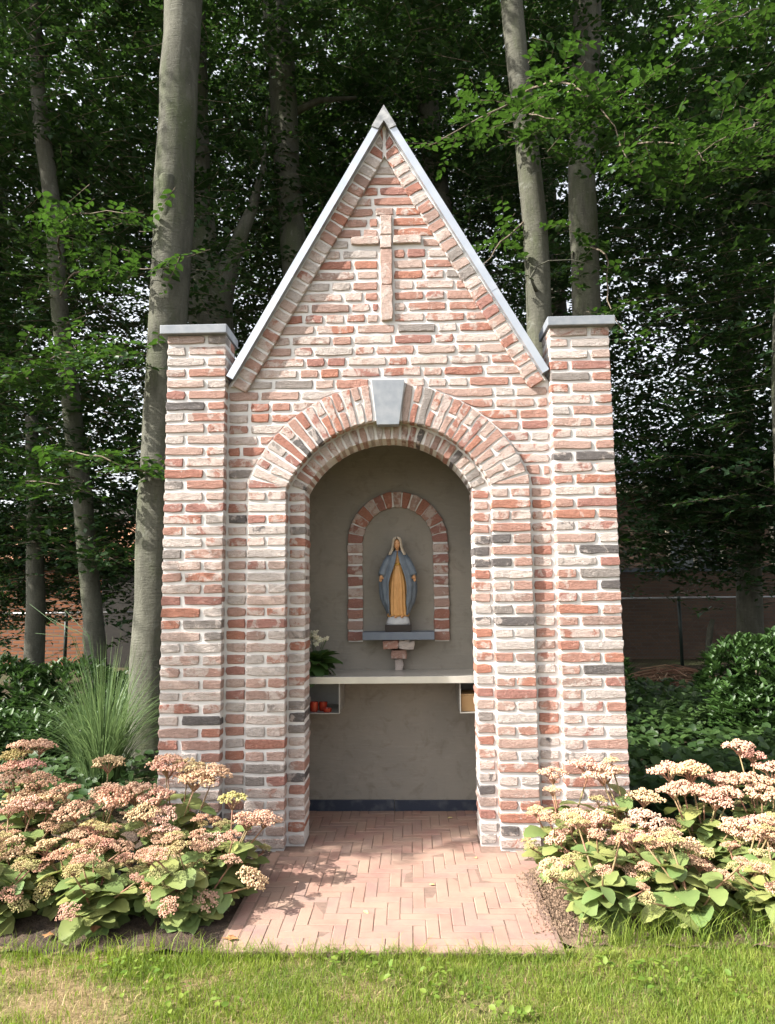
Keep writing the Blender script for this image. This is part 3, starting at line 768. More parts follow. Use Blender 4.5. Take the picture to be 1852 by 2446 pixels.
# ================================================================== FOLIAGE GENERATORS
def leaves_mesh(name, P, D, N, L, W, mat, val, fold=.25, hexa=False):
    """P base points, D directions, N normals (n,3); L, W sizes: one small folded blade each"""
    n = len(P); D = D/np.linalg.norm(D, axis=1, keepdims=True); S_ = np.cross(D, N); S_ /= np.maximum(1e-6, np.linalg.norm(S_, axis=1, keepdims=True)); U = np.cross(S_, D)
    L = np.asarray(L)[:, None]; W = np.asarray(W)[:, None]
    if hexa:
        V = np.stack([P, P+D*L*.30-S_*W*.46+U*W*fold*.5, P+D*L*.68-S_*W*.40+U*W*fold*.4, P+D*L-U*L*.08, P+D*L*.68+S_*W*.40+U*W*fold*.4, P+D*L*.30+S_*W*.46+U*W*fold*.5], 1).reshape(-1, 3)
        k = np.arange(n)[:, None]*6; F = np.concatenate([k+np.array([[0, 1, 2, 3]]), k+np.array([[0, 3, 4, 5]])], 0); m = 6
    else:
        V = np.stack([P, P+D*L*.45-S_*W*.5+U*W*fold*.5, P+D*L, P+D*L*.45+S_*W*.5+U*W*fold*.5], 1).reshape(-1, 3)
        k = np.arange(n)[:, None]*4; F = np.concatenate([k+np.array([[0, 1, 2]]), k+np.array([[0, 2, 3]])], 0); m = 4
    return fast_mesh(name, V, F, mat, np.repeat(val, m))
def sprays(C, heading=None, nleaf=14, length=.45, droop=.12, lsize=.075, tilt=.35, jitter=.25):
    """flat leafy shoots, beech fashion: leaves alternate left and right of a thin twig"""
    n = len(C); th = rng.uniform(0, 2*np.pi, n) if heading is None else heading+rng.normal(0, .5, n)
    A = np.stack([np.cos(th), np.sin(th), rng.normal(-droop, .16, n)], 1); A /= np.linalg.norm(A, axis=1, keepdims=True)
    Nn = np.stack([rng.normal(0, tilt, n), rng.normal(0, tilt, n), np.ones(n)], 1); Nn -= A*(Nn*A).sum(1, keepdims=True); Nn /= np.linalg.norm(Nn, axis=1, keepdims=True)
    Sd = np.cross(A, Nn); Ls = length*rng.uniform(.6, 1.25, n)
    t_ = np.linspace(.05, 1, nleaf); sg = np.where(np.arange(nleaf) % 2, 1., -1.)
    P = C[:, None]+A[:, None]*(Ls[:, None]*(t_-.5)[None])[..., None]-np.array([0, 0, 1.])*(t_**2*droop*.35)[None, :, None]
    D = A[:, None]*.6+Sd[:, None]*(sg*np.sqrt(1.02-t_))[None, :, None]+rng.normal(0, jitter, (n, nleaf, 3))
    NN = Nn[:, None]+rng.normal(0, jitter, (n, nleaf, 3))
    sz = lsize*rng.uniform(.65, 1.2, (n, nleaf))*(1-.25*t_)[None]
    sv = rng.uniform(0, 1, n)[:, None]*.6+rng.uniform(0, .4, (n, nleaf))
    f3 = lambda a: a.reshape(-1, 3)
    # twigs
    e0 = C-A*Ls[:, None]*.55; e1 = C+A*Ls[:, None]*.5-np.array([0, 0, 1.])*droop*.35
    return f3(P), f3(D), f3(NN), sz.ravel(), sv.ravel(), e0, e1, Nn
def twig_quads(e0, e1, w=.0035):
    d = e1-e0; s_ = np.cross(d, np.array([0.1, 1., .15])); s_ /= np.maximum(1e-6, np.linalg.norm(s_, axis=1, keepdims=True)); q = np.cross(d, s_); q /= np.linalg.norm(q, axis=1, keepdims=True)
    V = np.stack([e0+s_*w, e0-s_*.5*w+q*w*.87, e0-s_*.5*w-q*w*.87, e1], 1).reshape(-1, 3); k = np.arange(len(e0))[:, None]*4
    return V, np.concatenate([k+np.array([[0, 1, 3]]), k+np.array([[1, 2, 3]]), k+np.array([[2, 0, 3]])], 0)
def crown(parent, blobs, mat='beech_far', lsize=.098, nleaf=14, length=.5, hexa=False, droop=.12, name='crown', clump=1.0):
    Cs = []
    for (cx, cy, cz, rx, ry, rz, n) in blobs:
        n = int(n*1.6); q = rng.normal(0, 1, (n, 3)); q /= np.linalg.norm(q, axis=1, keepdims=True); q *= rng.uniform(0, 1, (n, 1))**(1/2.6)
        m = max(3, n//26); pick = rng.integers(0, m, n); cl = rng.normal(0, 1, (n, 3))*np.array([.34, .26, .24])*clump    # boughs: most sprays gather in clumps
        lone = (rng.random((n, 1)) < .25); pos = np.where(lone, q*np.array([rx, ry, rz]), q[pick]*np.array([rx, ry, rz])+cl)
        Cs.append(np.array([cx, cy, cz])+pos)
    C = np.concatenate(Cs); loc = np.array(parent.location)
    P, D, N, sz, sv, e0, e1, Nn = sprays(C-loc, None, nleaf, length, droop, lsize)
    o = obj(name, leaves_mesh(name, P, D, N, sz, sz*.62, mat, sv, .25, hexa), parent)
    V, F = twig_quads(e0, e1); tag(obj('twigs', fast_mesh('twigs', V, F, 'twig'), parent), kind='stuff'); return tag(o, kind='stuff')
def trunk(parent, pts, n=14, name='trunk', wob=.03, stub=None):
    """pts: (x, y, z, radius) from the ground up, world space"""
    # refine and roughen the outline
    q = [];
    for a, b in zip(pts, pts[1:]):
        m = max(1, int((b[2]-a[2])/.35))
        for i in range(m): t_ = i/m; q.append([a[k]+(b[k]-a[k])*t_ for k in range(4)])
    q.append(list(pts[-1])); loc = parent.location; bb = B()
    bb.tube([(p[0]-loc.x+random.uniform(-.008, .008), p[1]-loc.y, p[2]-loc.z) for p in q], [p[3]*(1+random.uniform(-wob, wob)) for p in q], n)
    if stub: bb.tube(*stub)
    return bb.build(name, 'bark', parent, True)

# ================================================================== TREES
def tree(name, label, pts, limbs=(), blobs=(), cat='tree', group='trees behind the chapel', **kw):
    t_ = thing(name, label, cat, (pts[0][0], pts[0][1], -.04), group)
    trunk(t_, [(pts[0][0], pts[0][1], -.06, pts[0][3]*1.15)]+list(pts))
    for l_ in limbs: trunk(t_, l_, 8, 'limb', .04)
    if blobs: crown(t_, blobs, **kw)
    return t_
T1 = tree('beech_tree', 'thick smooth grey beech trunk with sawn branch stub behind pillar', [(-2.005, 2.0, 0.0, .225), (-1.989, 2.0, .368, .186), (-1.969, 2.0, 1.253, .166), (-1.962, 2.0, 2.014, .165), (-1.945, 2.0, 2.796, .163), (-1.914, 2.0, 3.806, .164), (-1.898, 2.0, 4.515, .165), (-1.89, 2.0, 4.897, .168), (-1.879, 2.0, 5.502, .163), (-1.857, 2.0, 6.254, .163), (-1.841, 2.0, 7.304, .16), (-1.84, 2.0, 8.977, .15), (-1.8, 2.1, 11, .10)],
     blobs=[(-1.9, 2.9, 8.8, 2.3, 1.3, 2.1, 620)])
sb = B(); sb.tube([(.09, -.07, 4.40), (.10, -.10, 4.60), (.10, -.125, 4.76), (.10, -.15, 4.88), (.10, -.155, 4.90)], [.07, .078, .074, .064, .046], 14); sb.build('branch_stub', 'bark', T1, True)
tree('beech_tree', 'dark forked beech trunk between pillar and gable slope', [(-2.1, 4.2, 0, .33), (-2.12, 4.2, 1.5, .29), (-2.145, 4.2, 3.344, .268), (-2.169, 4.2, 4.118, .26), (-2.196, 4.2, 4.738, .25), (-2.287, 4.2, 5.255, .192), (-2.358, 4.2, 6.071, .144), (-2.388, 4.2, 7.084, .129), (-2.428, 4.2, 8.31, .114), (-2.499, 4.2, 10.552, .09)],
     [[(-2.15, 4.2, 4.55, .19), (-2.07, 4.2, 4.85, .155), (-1.982, 4.2, 5.189, .121), (-1.848, 4.2, 5.531, .099), (-1.713, 4.2, 5.876, .066), (-1.58, 4.2, 6.4, .035), (-1.55, 4.25, 7.2, .012)]],
     [(-2.3, 5.0, 8.0, 2.0, 1.2, 3.4, 620), (-1.6, 4.7, 5.2, 1.1, .8, 1.6, 130)])
tree('beech_tree', 'dark beech trunk with sunlit bare patches on its edge', [(-1.1, 4.6, 0, .21), (-1.129, 4.6, 3.423, .174), (-1.188, 4.6, 4.586, .171), (-1.259, 4.6, 5.421, .167), (-1.338, 4.6, 6.275, .163), (-1.401, 4.6, 7.146, .17), (-1.454, 4.6, 8.101, .178), (-1.561, 4.6, 8.949, .168), (-1.69, 4.6, 9.95, .152), (-1.836, 4.6, 12.375, .12)],
     [[(-1.42, 4.6, 7.3, .06), (-1.0, 4.7, 7.6, .04), (-.5, 4.8, 7.7, .02)]], [(-1.2, 5.4, 8.6, 2.2, 1.3, 3.2, 700), (-.6, 5.4, 5.6, 1.3, .8, 1.8, 230)])
tree('beech_tree', 'slender curving beech trunk above the laurel hedge', [(-2.95, 3.2, 0, .13), (-2.964, 3.2, .347, .113), (-2.993, 3.2, .792, .105), (-3.027, 3.2, 1.107, .098), (-3.095, 3.2, 1.701, .095), (-3.162, 3.2, 2.26, .093), (-3.254, 3.2, 2.829, .094), (-3.337, 3.2, 3.36, .09), (-3.444, 3.2, 4.0, .088), (-3.522, 3.2, 4.601, .087), (-3.576, 3.2, 5.212, .085), (-3.662, 3.2, 5.732, .083), (-3.75, 3.2, 6.259, .082), (-3.823, 3.2, 6.795, .075), (-3.872, 3.2, 7.448, .065), (-3.952, 3.2, 8.904, .05)],
     [], [(-3.5, 3.9, 5.2, 1.6, .8, 3.0, 520), (-3.6, 3.0, 7.4, 1.6, 1.0, 1.6, 260), (-2.9, 3.6, 2.5, 1.5, .7, 1.0, 230)])
tree('beech_tree', 'pale leaning beech trunk crossed by sunlit leafy sprays', [(1.25, 2.6, 0, .14), (1.29, 2.6, 1.6, .118), (1.32, 2.6, 2.883, .11), (1.338, 2.6, 3.668, .111), (1.343, 2.6, 4.203, .112), (1.331, 2.6, 4.749, .117), (1.302, 2.6, 5.304, .114), (1.254, 2.6, 5.871, .106), (1.225, 2.6, 6.351, .107), (1.187, 2.6, 6.888, .104), (1.17, 2.6, 7.533, .1), (1.146, 2.6, 9.074, .085)],
     [[(1.33, 2.55, 4.02, .022), (1.26, 2.42, 4.06, .014), (1.24, 2.40, 4.12, .010), (1.30, 2.4, 4.22, .008), (1.40, 2.4, 4.27, .006), (1.60, 2.4, 4.275, .004), (1.95, 2.4, 4.18, .002)]], [(1.5, 3.2, 8.3, 2.0, 1.0, 1.7, 420)])
tree('beech_tree', 'grey upright beech trunk half hidden by foliage above pillar cap', [(1.95, 3.6, 0, .19), (2.012, 3.6, 3.118, .151), (2.047, 3.6, 4.434, .149), (2.051, 3.6, 5.27, .151), (2.053, 3.6, 5.803, .147), (2.139, 3.6, 7.056, .149), (2.199, 3.6, 7.897, .15), (2.297, 3.6, 9.639, .13)],
     [], [(2.3, 4.5, 7.4, 1.9, 1.1, 2.6, 560), (2.0, 4.4, 4.6, 1.0, .6, 1.2, 150)])
tree('beech_tree', 'shaded trunk at the garden edge with low drooping branches', [(3.64, 3.0, 0, .15), (3.64, 3.0, .336, .128), (3.71, 3.0, 1.61, .13), (3.73, 3.0, 2.49, .128), (3.74, 3.0, 3.167, .125), (3.80, 3.0, 3.857, .121), (3.95, 3.0, 5.039, .114), (4.12, 3.0, 6.265, .107), (4.1, 3, 8, .08)],
     [], [(3.5, 3.9, 5.6, 1.5, .9, 2.4, 520), (3.2, 4.3, 2.7, 1.5, .6, 1.0, 260), (3.5, 5.0, 2.2, 1.5, .5, .8, 220)])
tree('young_tree', 'thin bare stem beside brick wall beyond the hedge', [(-4.015, 4.0, 0, .12), (-4.017, 4.0, .337, .111), (-4.024, 4.0, .836, .102), (-4.028, 4.0, 1.29, .097), (-4.071, 4.0, 2.01, .088), (-4.161, 4.0, 3.332, .068)], [], [(-4.2, 4.3, 2.7, 1.3, .7, 1.2, 260), (-4.4, 4.7, 1.75, 1.3, .4, .55, 240), (-4.9, 5.2, 1.2, 1.2, .35, .35, 130), (-3.5, 4.5, 1.7, .9, .35, .5, 110)])
tree('beech_tree', 'very dark trunk close behind the gable peak', [(.9, 5.5, 0, .19), (.727, 5.5, 5.541, .157), (.591, 5.5, 6.677, .16), (.479, 5.5, 7.566, .155), (.405, 5.5, 8.967, .151), (.34, 5.5, 11.15, .12)], [], [(.5, 6.0, 8.0, 2.0, 1.0, 3.3, 900), (.6, 6.2, 5.4, 1.4, .7, 1.5, 220)])
for i, (x, y, r_, n_, zz, lab) in enumerate(((-6.3, 6.6, .16, 760, 5.6, 'leafy tree beyond the slender stem above tiled shed'), (-4.0, 8.0, .18, 780, 6.4, 'tall full tree rising behind forked trunk'), (-1.2, 8.6, .2, 800, 7.2, 'tall dense tree far behind the gable slope'), (2.6, 8.0, .2, 800, 7.0, 'tall leafy tree behind grey upright trunk'),
                                            (4.9, 6.6, .16, 820, 5.6, 'wide tree with drooping boughs over wire fence'), (6.6, 7.6, .16, 620, 5.6, 'leafy tree in front of neighbouring house roof'))):
    tree('background_tree', lab, [(x, y, 0, r_*1.2), (x+.1, y, 2, r_), (x+.15, y, 5, r_*.8), (x, y, 9, r_*.5)], [], [(x, y, zz, 2.4, 1.1, 4.0, n_), (x, y, zz+4, 2.2, 1.2, 2.4, n_*.35)], lsize=.13, length=.66, nleaf=12, clump=1.5, group='trees far behind the chapel')
for i, (x, y, h_, bl_, lab) in enumerate(((-7.2, 2.6, 9, [(-7.0, 2.7, 7.2, 2.0, 2.4, 4.2, 900)], 'big tree shading the hedge from outside the garden corner'), (-5.6, 5.2, 9, [(-5.4, 5.0, 6.0, 1.7, 1.2, 4.2, 700)], 'broad tree between slender stem and shed'),
                                         (5.6, 4.4, 9, [(5.2, 4.6, 5.6, 1.5, 1.2, 4.0, 700), (4.6, 5.4, 2.6, 1.5, .6, 1.1, 300)], 'broad tree beyond the laurel bush'), (.0, 10.5, 11, [(0, 10.5, 7.5, 4.0, 1.0, 5.5, 900)], 'tallest tree closing the view behind the gable'))):
    tree('background_tree', lab, [(x, y, 0, .22), (x+.1, y, 2, .18), (x+.15, y, 5, .15), (x, y, h_, .08)], [], bl_, lsize=.13, length=.66, nleaf=12, clump=1.5, group='trees far behind the chapel')
crown(tl_ := [o for o in bpy.data.objects if o.get('label', '').startswith('wide tree with')][0], [(4.7, 6.4, 2.7, 2.0, .7, 1.2, 260)], lsize=.10, name='low_boughs')
crown([o for o in bpy.data.objects if o.get('label', '').startswith('leafy tree beyond')][0], [(-6.0, 6.4, 2.4, 2.2, .8, 1.0, 260)], lsize=.10, name='low_boughs')
yt = thing('young_tree', 'slim young tree standing in the lawn beside the flower bed', 'tree', (-4.3, -1.15, -.02))
trunk(yt, [(-4.3, -1.15, -.04, .06), (-4.28, -1.17, 1.4, .045), (-4.2, -1.22, 3.0, .03), (-4.15, -1.25, 4.4, .012)], 9)
crown(yt, [(-4.16, -1.26, 3.6, .42, .24, .85, 70)], lsize=.075, clump=.4)
# boughs reaching forward: beech sprays with larger single leaves, hung on the trunks
def bough(parent, pts, n, spread, lsize=.084, mat='beech', length=.42, name='bough'):
    """a thin curved branch with flat sprays along it"""
    K = [Vector(p) for p in pts]; K = [K[0]]+K+[K[-1]]; P_ = []
    for i in range(1, len(K)-2):        # smooth curve through the points with a little wander
        for t_ in (0, .25, .5, .75):
            a, b, c, d = K[i-1:i+3]; P_.append(.5*((2*b)+(c-a)*t_+(2*a-5*b+4*c-d)*t_**2+(3*b-a-3*c+d)*t_**3)+Vector((random.uniform(-.015, .015), 0, random.uniform(-.015, .015))))
    P_.append(K[-1]); loc = parent.location; bb = B(); m = len(P_)
    bb.tube([p-loc for p in P_], [.010*(1-i/m)+.002 for i in range(m)], 6); br = bb.build(name, 'twig', parent, True)
    C = []
    for i in range(n):
        t_ = rng.uniform(.12, 1)*(m-1); k = min(int(t_), m-2); p = P_[k].lerp(P_[k+1], t_-k); C.append(np.array(p-loc)+rng.normal(0, 1, 3)*np.array([spread, spread*.7, spread*.28]))
    C = np.array(C); P, D, N, sz, sv, e0, e1, Nn = sprays(C, None, 13, length, .16, lsize, .25, .22)
    obj('foliage', leaves_mesh('foliage', P, D, N, sz, sz*.66, mat, sv, .22, True), br)
    V, F = twig_quads(e0, e1, .0028); tag(obj('twigs', fast_mesh('twigs', V, F, 'twig'), br), kind='stuff')
tr = {o['label'][:24]: o for o in bpy.data.objects if o.name.startswith('beech_tree')}
tl = [o for o in bpy.data.objects if o.get('category') == 'tree']
T5 = [o for o in tl if o['label'].startswith('pale leaning')][0]; T6 = [o for o in tl if o['label'].startswith('grey upright')][0]; T7 = [o for o in tl if o['label'].startswith('shaded trunk at')][0]; T4 = [o for o in tl if o['label'].startswith('slender')][0]
bough(T5, [(1.25, 2.5, 5.9), (1.0, 2.0, 5.5), (.65, 1.7, 5.12), (.30, 1.6, 4.88)], 16, .13)
bough(T5, [(1.28, 2.5, 5.6), (1.25, 2.0, 5.4), (1.15, 1.7, 5.2), (1.35, 1.5, 5.0)], 30, .24)
bough(T5, [(1.25, 2.5, 6.0), (1.5, 2.0, 5.7), (1.75, 1.7, 5.2), (1.95, 1.6, 4.6)], 48, .26)
bough(T6, [(2.1, 3.5, 6.4), (1.7, 2.6, 6.0), (1.6, 2.0, 5.6), (1.8, 1.7, 5.3)], 44, .34)
bough(T6, [(2.1, 3.5, 6.0), (2.3, 2.6, 5.5), (2.5, 2.0, 5.1), (2.6, 1.8, 4.8)], 50, .36)
bough(T7, [(3.7, 3.0, 6.0), (3.4, 2.5, 5.6), (3.0, 2.0, 5.2), (2.5, 1.8, 4.85)], 60, .34)
bough(T7, [(3.9, 3.0, 7.2), (3.6, 2.5, 6.8), (3.2, 2.1, 6.4), (2.8, 1.9, 6.1)], 44, .36)
bough(T6, [(2.0, 3.6, 5.0), (2.1, 3.0, 4.6), (2.0, 2.7, 4.0), (2.1, 2.5, 3.6)], 26, .28)
bough(T5, [(1.3, 2.6, 4.8), (1.0, 2.5, 4.5), (.8, 2.4, 4.2)], 12, .22)
bough(T4, [(-3.5, 3.2, 4.8), (-3.1, 2.4, 4.7), (-2.7, 1.9, 4.55), (-2.1, 1.7, 4.45)], 40, .22)
bough(T4, [(-3.5, 3.2, 4.4), (-3.0, 2.5, 4.3), (-2.4, 2.0, 4.1), (-1.8, 1.7, 3.95)], 40, .2)
bough(T4, [(-3.4, 3.2, 3.6), (-3.1, 2.3, 3.4), (-2.6, 1.8, 3.3), (-2.05, 1.65, 3.2)], 44, .2)
bough(T4, [(-3.4, 3.2, 3.5), (-3.3, 2.4, 3.25), (-3.0, 1.8, 3.1)], 36, .22)
bough(T4, [(-3.2, 3.2, 2.7), (-3.1, 2.3, 2.55), (-2.5, 1.8, 2.45), (-1.9, 1.6, 2.25)], 38, .15)
bough(T4, [(-3.2, 3.2, 2.5), (-3.2, 2.2, 2.3), (-2.7, 1.8, 2.2)], 20, .16)
bough(T4, [(-3.1, 3.2, 1.9), (-2.9, 2.9, 1.75), (-2.6, 2.8, 1.6)], 26, .22)

# ================================================================== BEYOND THE GARDEN
def brick_tex(name, c1, c2, mo, scale=1.):
    t = NT(name); v = t.n('NewGeometry').outputs['Position']; sx = t.n('SeparateXYZ'); t.l(v, sx.inputs[0]); cb_ = t.n('CombineXYZ'); t.l(t.math('ADD', sx.outputs[0], sx.outputs[1]), cb_.inputs[0]); t.l(sx.outputs[2], cb_.inputs[1])
    b = t.n('TexBrick'); t.l(cb_.outputs[0], b.inputs['Vector']); b.inputs['Scale'].default_value = 1.0
    b.inputs['Color1'].default_value = c1+(1,); b.inputs['Color2'].default_value = c2+(1,); b.inputs['Mortar'].default_value = mo+(1,)
    b.inputs['Brick Width'].default_value = .22; b.inputs['Row Height'].default_value = .066; b.inputs['Mortar Size'].default_value = .009
    t.surf(t.mix(.4, b.outputs[0], t.mix(t.noise(v, 3, 5), (.5, .4, .35), (1, 1, 1)), 'MULTIPLY'), .9, t.bump(t.math('SUBTRACT', 1., b.outputs['Fac']), .6, .012), .2); return t.m
MB_['wall_orange'] = brick_tex('old_orange_brick', (.25, .105, .05), (.19, .075, .04), (.13, .10, .08))
MB_['wall_dark'] = brick_tex('old_brown_brick', (.13, .085, .06), (.10, .066, .05), (.10, .085, .07))
MB_['fence'] = simple('dark_green_steel', (.012, .02, .016), None, rough=.5)
MB_['rail'] = simple('galvanised_rail', (.34, .34, .34), None, rough=.45, metal=.6)
MB_['pantile'] = simple('clay_pantile', (.36, .15, .07), (.28, .17, .11), 6, .7)
MB_['fascia'] = simple('cream_fascia', (.62, .55, .42), None, rough=.6)
MB_['dark_glass'] = simple('window_glass', (.06, .075, .08), None, rough=.1, spec=.6)
MB_['cladding'] = simple('dark_timber', (.02, .018, .016), (.03, .026, .022), 12, .8)
shd = thing('garden_shed', 'low orange brick shed with clay pantile roof beyond the hedge', 'shed', (-6.2, 9.4, 0))
B().box(-2.6, 1.75, 0, 2.6, -.05, 1.86).build('wall', 'wall_orange', shd)
B().box(.55, 1.72, -.03, 0, -.05, 1.84).build('door', 'cladding', shd)
B().box(-2.7, 1.85, -.16, -.06, 1.84, 1.90).build('gutter', 'fence', shd)
rf = B().add([(-2.7, -.14, 1.90), (1.85, -.14, 1.90), (1.85, 2.7, 3.3), (-2.7, 2.7, 3.3)], [(0, 1, 2, 3)]).build('roof', 'cladding', shd)
tv = []; tf = []
for i in range(9):
    u_ = i/8*.30; zz = .035*math.sin(2*math.pi*i/8)
    for w_ in (0, .36): tv.append((u_, w_*.895, zz+w_*.446+.03))
for i in range(8): tf.append((i*2, i*2+2, i*2+3, i*2+1))
for i in range(8): k = len(tv); a_ = tv[i*2]; b2 = tv[i*2+2]; tv += [a_, (a_[0], a_[1], a_[2]-.022), (b2[0], b2[1], b2[2]-.022), b2]; tf.append((k, k+1, k+2, k+3))
tme = mesh_data('pantile', tv, tf, 'pantile', True)
for r_ in range(6):
    for c_ in range(15): o = obj('pantile', tme, rf, (-2.68+c_*.30, -.16+r_*.28, 1.90+r_*.1395)); o.rotation_euler.x = random.uniform(-.01, .01)
gw = thing('garden_wall', 'long dark brown brick garden wall behind wire fence', 'wall', (4.5, 10.2, 0))
B().box(-3.5, 7.5, 0, .22, -.05, 1.62).build('wall', 'wall_dark', gw); B().box(-3.53, 7.53, -.03, .25, 1.62, 1.69).build('coping', 'bluestone_dark', gw)
hs = thing('house', 'neighbouring house with grey roof and cream eaves seen through leaves', 'house', (8.0, 13.0, 0))
B().box(-3.4, 7, 0, 5, -.05, 3.5).build('wall', 'wall_dark', hs); B().box(-3.6, 7.2, -.35, .0, 3.5, 3.72).build('eaves', 'fascia', hs)
MB_['grey_tile'] = simple('grey_roof_tile', (.20, .21, .26), (.26, .27, .31), 8, .5)
B().add([(-3.7, -.42, 3.70), (7.3, -.42, 3.70), (7.3, 2.6, 5.8), (-3.7, 2.6, 5.8), (-3.7, 5.5, 3.6), (7.3, 5.5, 3.6)], [(0, 1, 2, 3), (3, 2, 5, 4), (0, 3, 4), (1, 5, 2)]).build('roof', 'grey_tile', hs)
for x0 in (-1.9, .5, 2.9):
    w_ = B().box(x0, x0+1.3, -.03, .03, 1.3, 2.8).build('window', 'fascia', hs); B().box(x0+.08, x0+.60, -.045, -.032, 1.38, 2.72).build('pane', 'dark_glass', w_); B().box(x0+.70, x0+1.22, -.045, -.032, 1.38, 2.72).build('pane', 'dark_glass', w_)
def fence(name, label, x0, x1, y, h, posts, mesh=True):
    f_ = thing(name, label, 'fence', (x0, y, 0))
    for p in posts: B().tube([(p-x0, 0, -.05), (p-x0, 0, h+.03)], .03, 8).build('post', 'fence', f_, True)
    B().tube([(0, -.001, h), (x1-x0, .001, h)], .017, 8).build('rail', 'rail', f_, True)
    if mesh:
        a = np.arange(-h, x1-x0, .06); a0 = np.maximum(a, 0); z0_ = a0-a; e = np.minimum(a+h, x1-x0); z1_ = e-a; V0 = np.stack([a0, a0*0+.02, z0_], 1); V1 = np.stack([e, e*0+.02, z1_], 1)
        W0 = np.stack([a0, a0*0+.024, h-z0_], 1); W1 = np.stack([e, e*0+.024, h-z1_], 1); V, F = twig_quads(np.concatenate([V0, W0]), np.concatenate([V1, W1]), .0018)
        tag(obj('wire_mesh', fast_mesh('wire_mesh', V, F, 'fence'), f_), kind='stuff')
fence('wire_fence', 'wire mesh fence with pale top rail before dark brick wall', 2.6, 8.0, 8.45, 1.14, (4.64, 7.1))
fence('rail_fence', 'low dark post and rail fence in front of orange brick shed', -8.2, -3.2, 8.0, 1.0, (-7.6, -5.63, -3.6), False)
# brush pile, stake, hedge, laurel, ground cover, fern
bp = B()
for i in range(230):
    x, y = random.gauss(0, .45), random.gauss(0, .28); z_ = max(.01, .30*math.exp(-(x*x/.35+y*y/.16))*random.random()); a = random.uniform(-.5, .5)+(0 if random.random() < .7 else 1.4); l_ = random.uniform(.15, .45)
    bp.tube([(x-l_*math.cos(a), y-l_*math.sin(a), z_*.8+.01), (x, y, z_+.015), (x+l_*math.cos(a), y+l_*math.sin(a), z_*.7+.012)], random.uniform(.004, .010), 5)
tag(bp.build('brush_pile', simple('dead_twigs', (.16, .075, .05), (.22, .15, .09), 5, .9), None, False, (3.75, 6.4, -.04)), 'low pile of dead reddish twigs in front of wire fence', 'brush pile')
tag(B().tube([(0, 0, -.05), (.03, 0, .35), (.09, 0, .72), (.14, .01, .86)], [.05, .042, .045, .03], 9).build('tree_stump', 'bark', None, True, (4.45, 7.0, -.02)), 'thin crooked dead stump beside the brush pile', 'stump')
def bush(name, label, loc, blobs, n, lsize, mat='laurel', cat='shrub', group=None, upright=.5):
    t_ = thing(name, label, cat, loc, group); P = []; D = []
    for (cx, cy, cz, rx, ry, rz) in blobs:
        q = rng.normal(0, 1, (n, 3)); q /= np.linalg.norm(q, axis=1, keepdims=True); q[:, 2] = np.abs(q[:, 2])*np.where(rng.random(n) < .8, 1, -1); r_ = rng.uniform(.55, 1, (n, 1))**.5
        base = np.array([cx, cy, cz])+q*r_*np.array([rx, ry, rz])
        for k in range(6):   # rosettes of leaves at the shoot tips
            d = q*.7+np.stack([np.cos(k*1.05+rng.uniform(0, .5, n)), np.sin(k*1.05+rng.uniform(0, .5, n)), np.full(n, upright)], 1); P.append(base+rng.normal(0, .012, (n, 3))); D.append(d)
    P = np.concatenate(P); P[:, 2] = np.maximum(P[:, 2], .01); D = np.concatenate(D); N = np.tile(np.array([[0, 0, 1.]]), (len(P), 1))+rng.normal(0, .3, (len(P), 3)); sz = lsize*rng.uniform(.7, 1.2, len(P)); val = rng.uniform(0, 1, len(P))
    obj('foliage', leaves_mesh('foliage', P, D, N, sz, sz*.42, mat, val, .3, True), t_)
    for k in range(5):
        cx, cy, cz, rx, ry, rz = blobs[k % len(blobs)]; B().tube([(cx*.5, cy*.5, -.03), (cx+random.uniform(-.2, .2)*rx, cy+random.uniform(-.2, .2)*ry, cz+rz*.5)], [.016, .006], 6).build('stem', 'twig', t_, True)
    return t_
bush('laurel_hedge', 'dark green laurel hedge behind the ornamental grass', (-3.3, 2.6, 0), [(-1.0, .1, .28, .7, .4, .45), (-.3, 0, .30, .6, .4, .44), (.4, .0, .30, .55, .4, .42), (1.0, -.1, .26, .45, .35, .36), (-.4, -.6, .12, .8, .4, .28), (.5, -.5, .12, .6, .3, .25)], 260, .085)
bush('laurel_bush', 'glossy green laurel bush beside shaded ground cover', (3.25, 3.0, 0), [(0, 0, .36, .48, .4, .50), (.5, .2, .42, .5, .45, .52), (-.05, -.25, .15, .42, .3, .3)], 330, .085)
bush('leafy_shrub', 'small light green shrub by the chapel flank', (2.25, 4.3, 0), [(0, 0, .30, .28, .28, .42)], 170, .08)
P = np.stack([rng.uniform(1.35, 4.2, 9000), rng.uniform(.5, 5.6, 9000), rng.uniform(.0, .14, 9000)], 1); P[:, 2] *= 1+.6*np.sin(P[:, 0]*5)*np.sin(P[:, 1]*4)
P = P[(P[:, 0] > 1.3+.1*P[:, 1])]
D = rng.normal(0, 1, P.shape); D[:, 2] = np.abs(D[:, 2])*.3+.1; N = np.tile(np.array([[0, -.3, 1.]]), (len(P), 1))+rng.normal(0, .25, P.shape); sz = rng.uniform(.05, .11, len(P))
tag(obj('ground_cover', leaves_mesh('ground_cover', P, D, N, sz, sz*.8, 'cover', rng.uniform(0, 1, len(P)), .2, True)), 'low leafy ground cover in the shade beside the chapel', 'ground cover', kind='stuff')
P = np.stack([rng.uniform(-5.5, -1.4, 6500), rng.uniform(.6, 4.5, 6500), rng.uniform(0, .12, 6500)], 1); D = rng.normal(0, 1, P.shape); D[:, 2] = np.abs(D[:, 2])*.3+.1; N = np.tile(np.array([[0, -.3, 1.]]), (len(P), 1))+rng.normal(0, .25, P.shape); sz = rng.uniform(.05, .10, len(P))
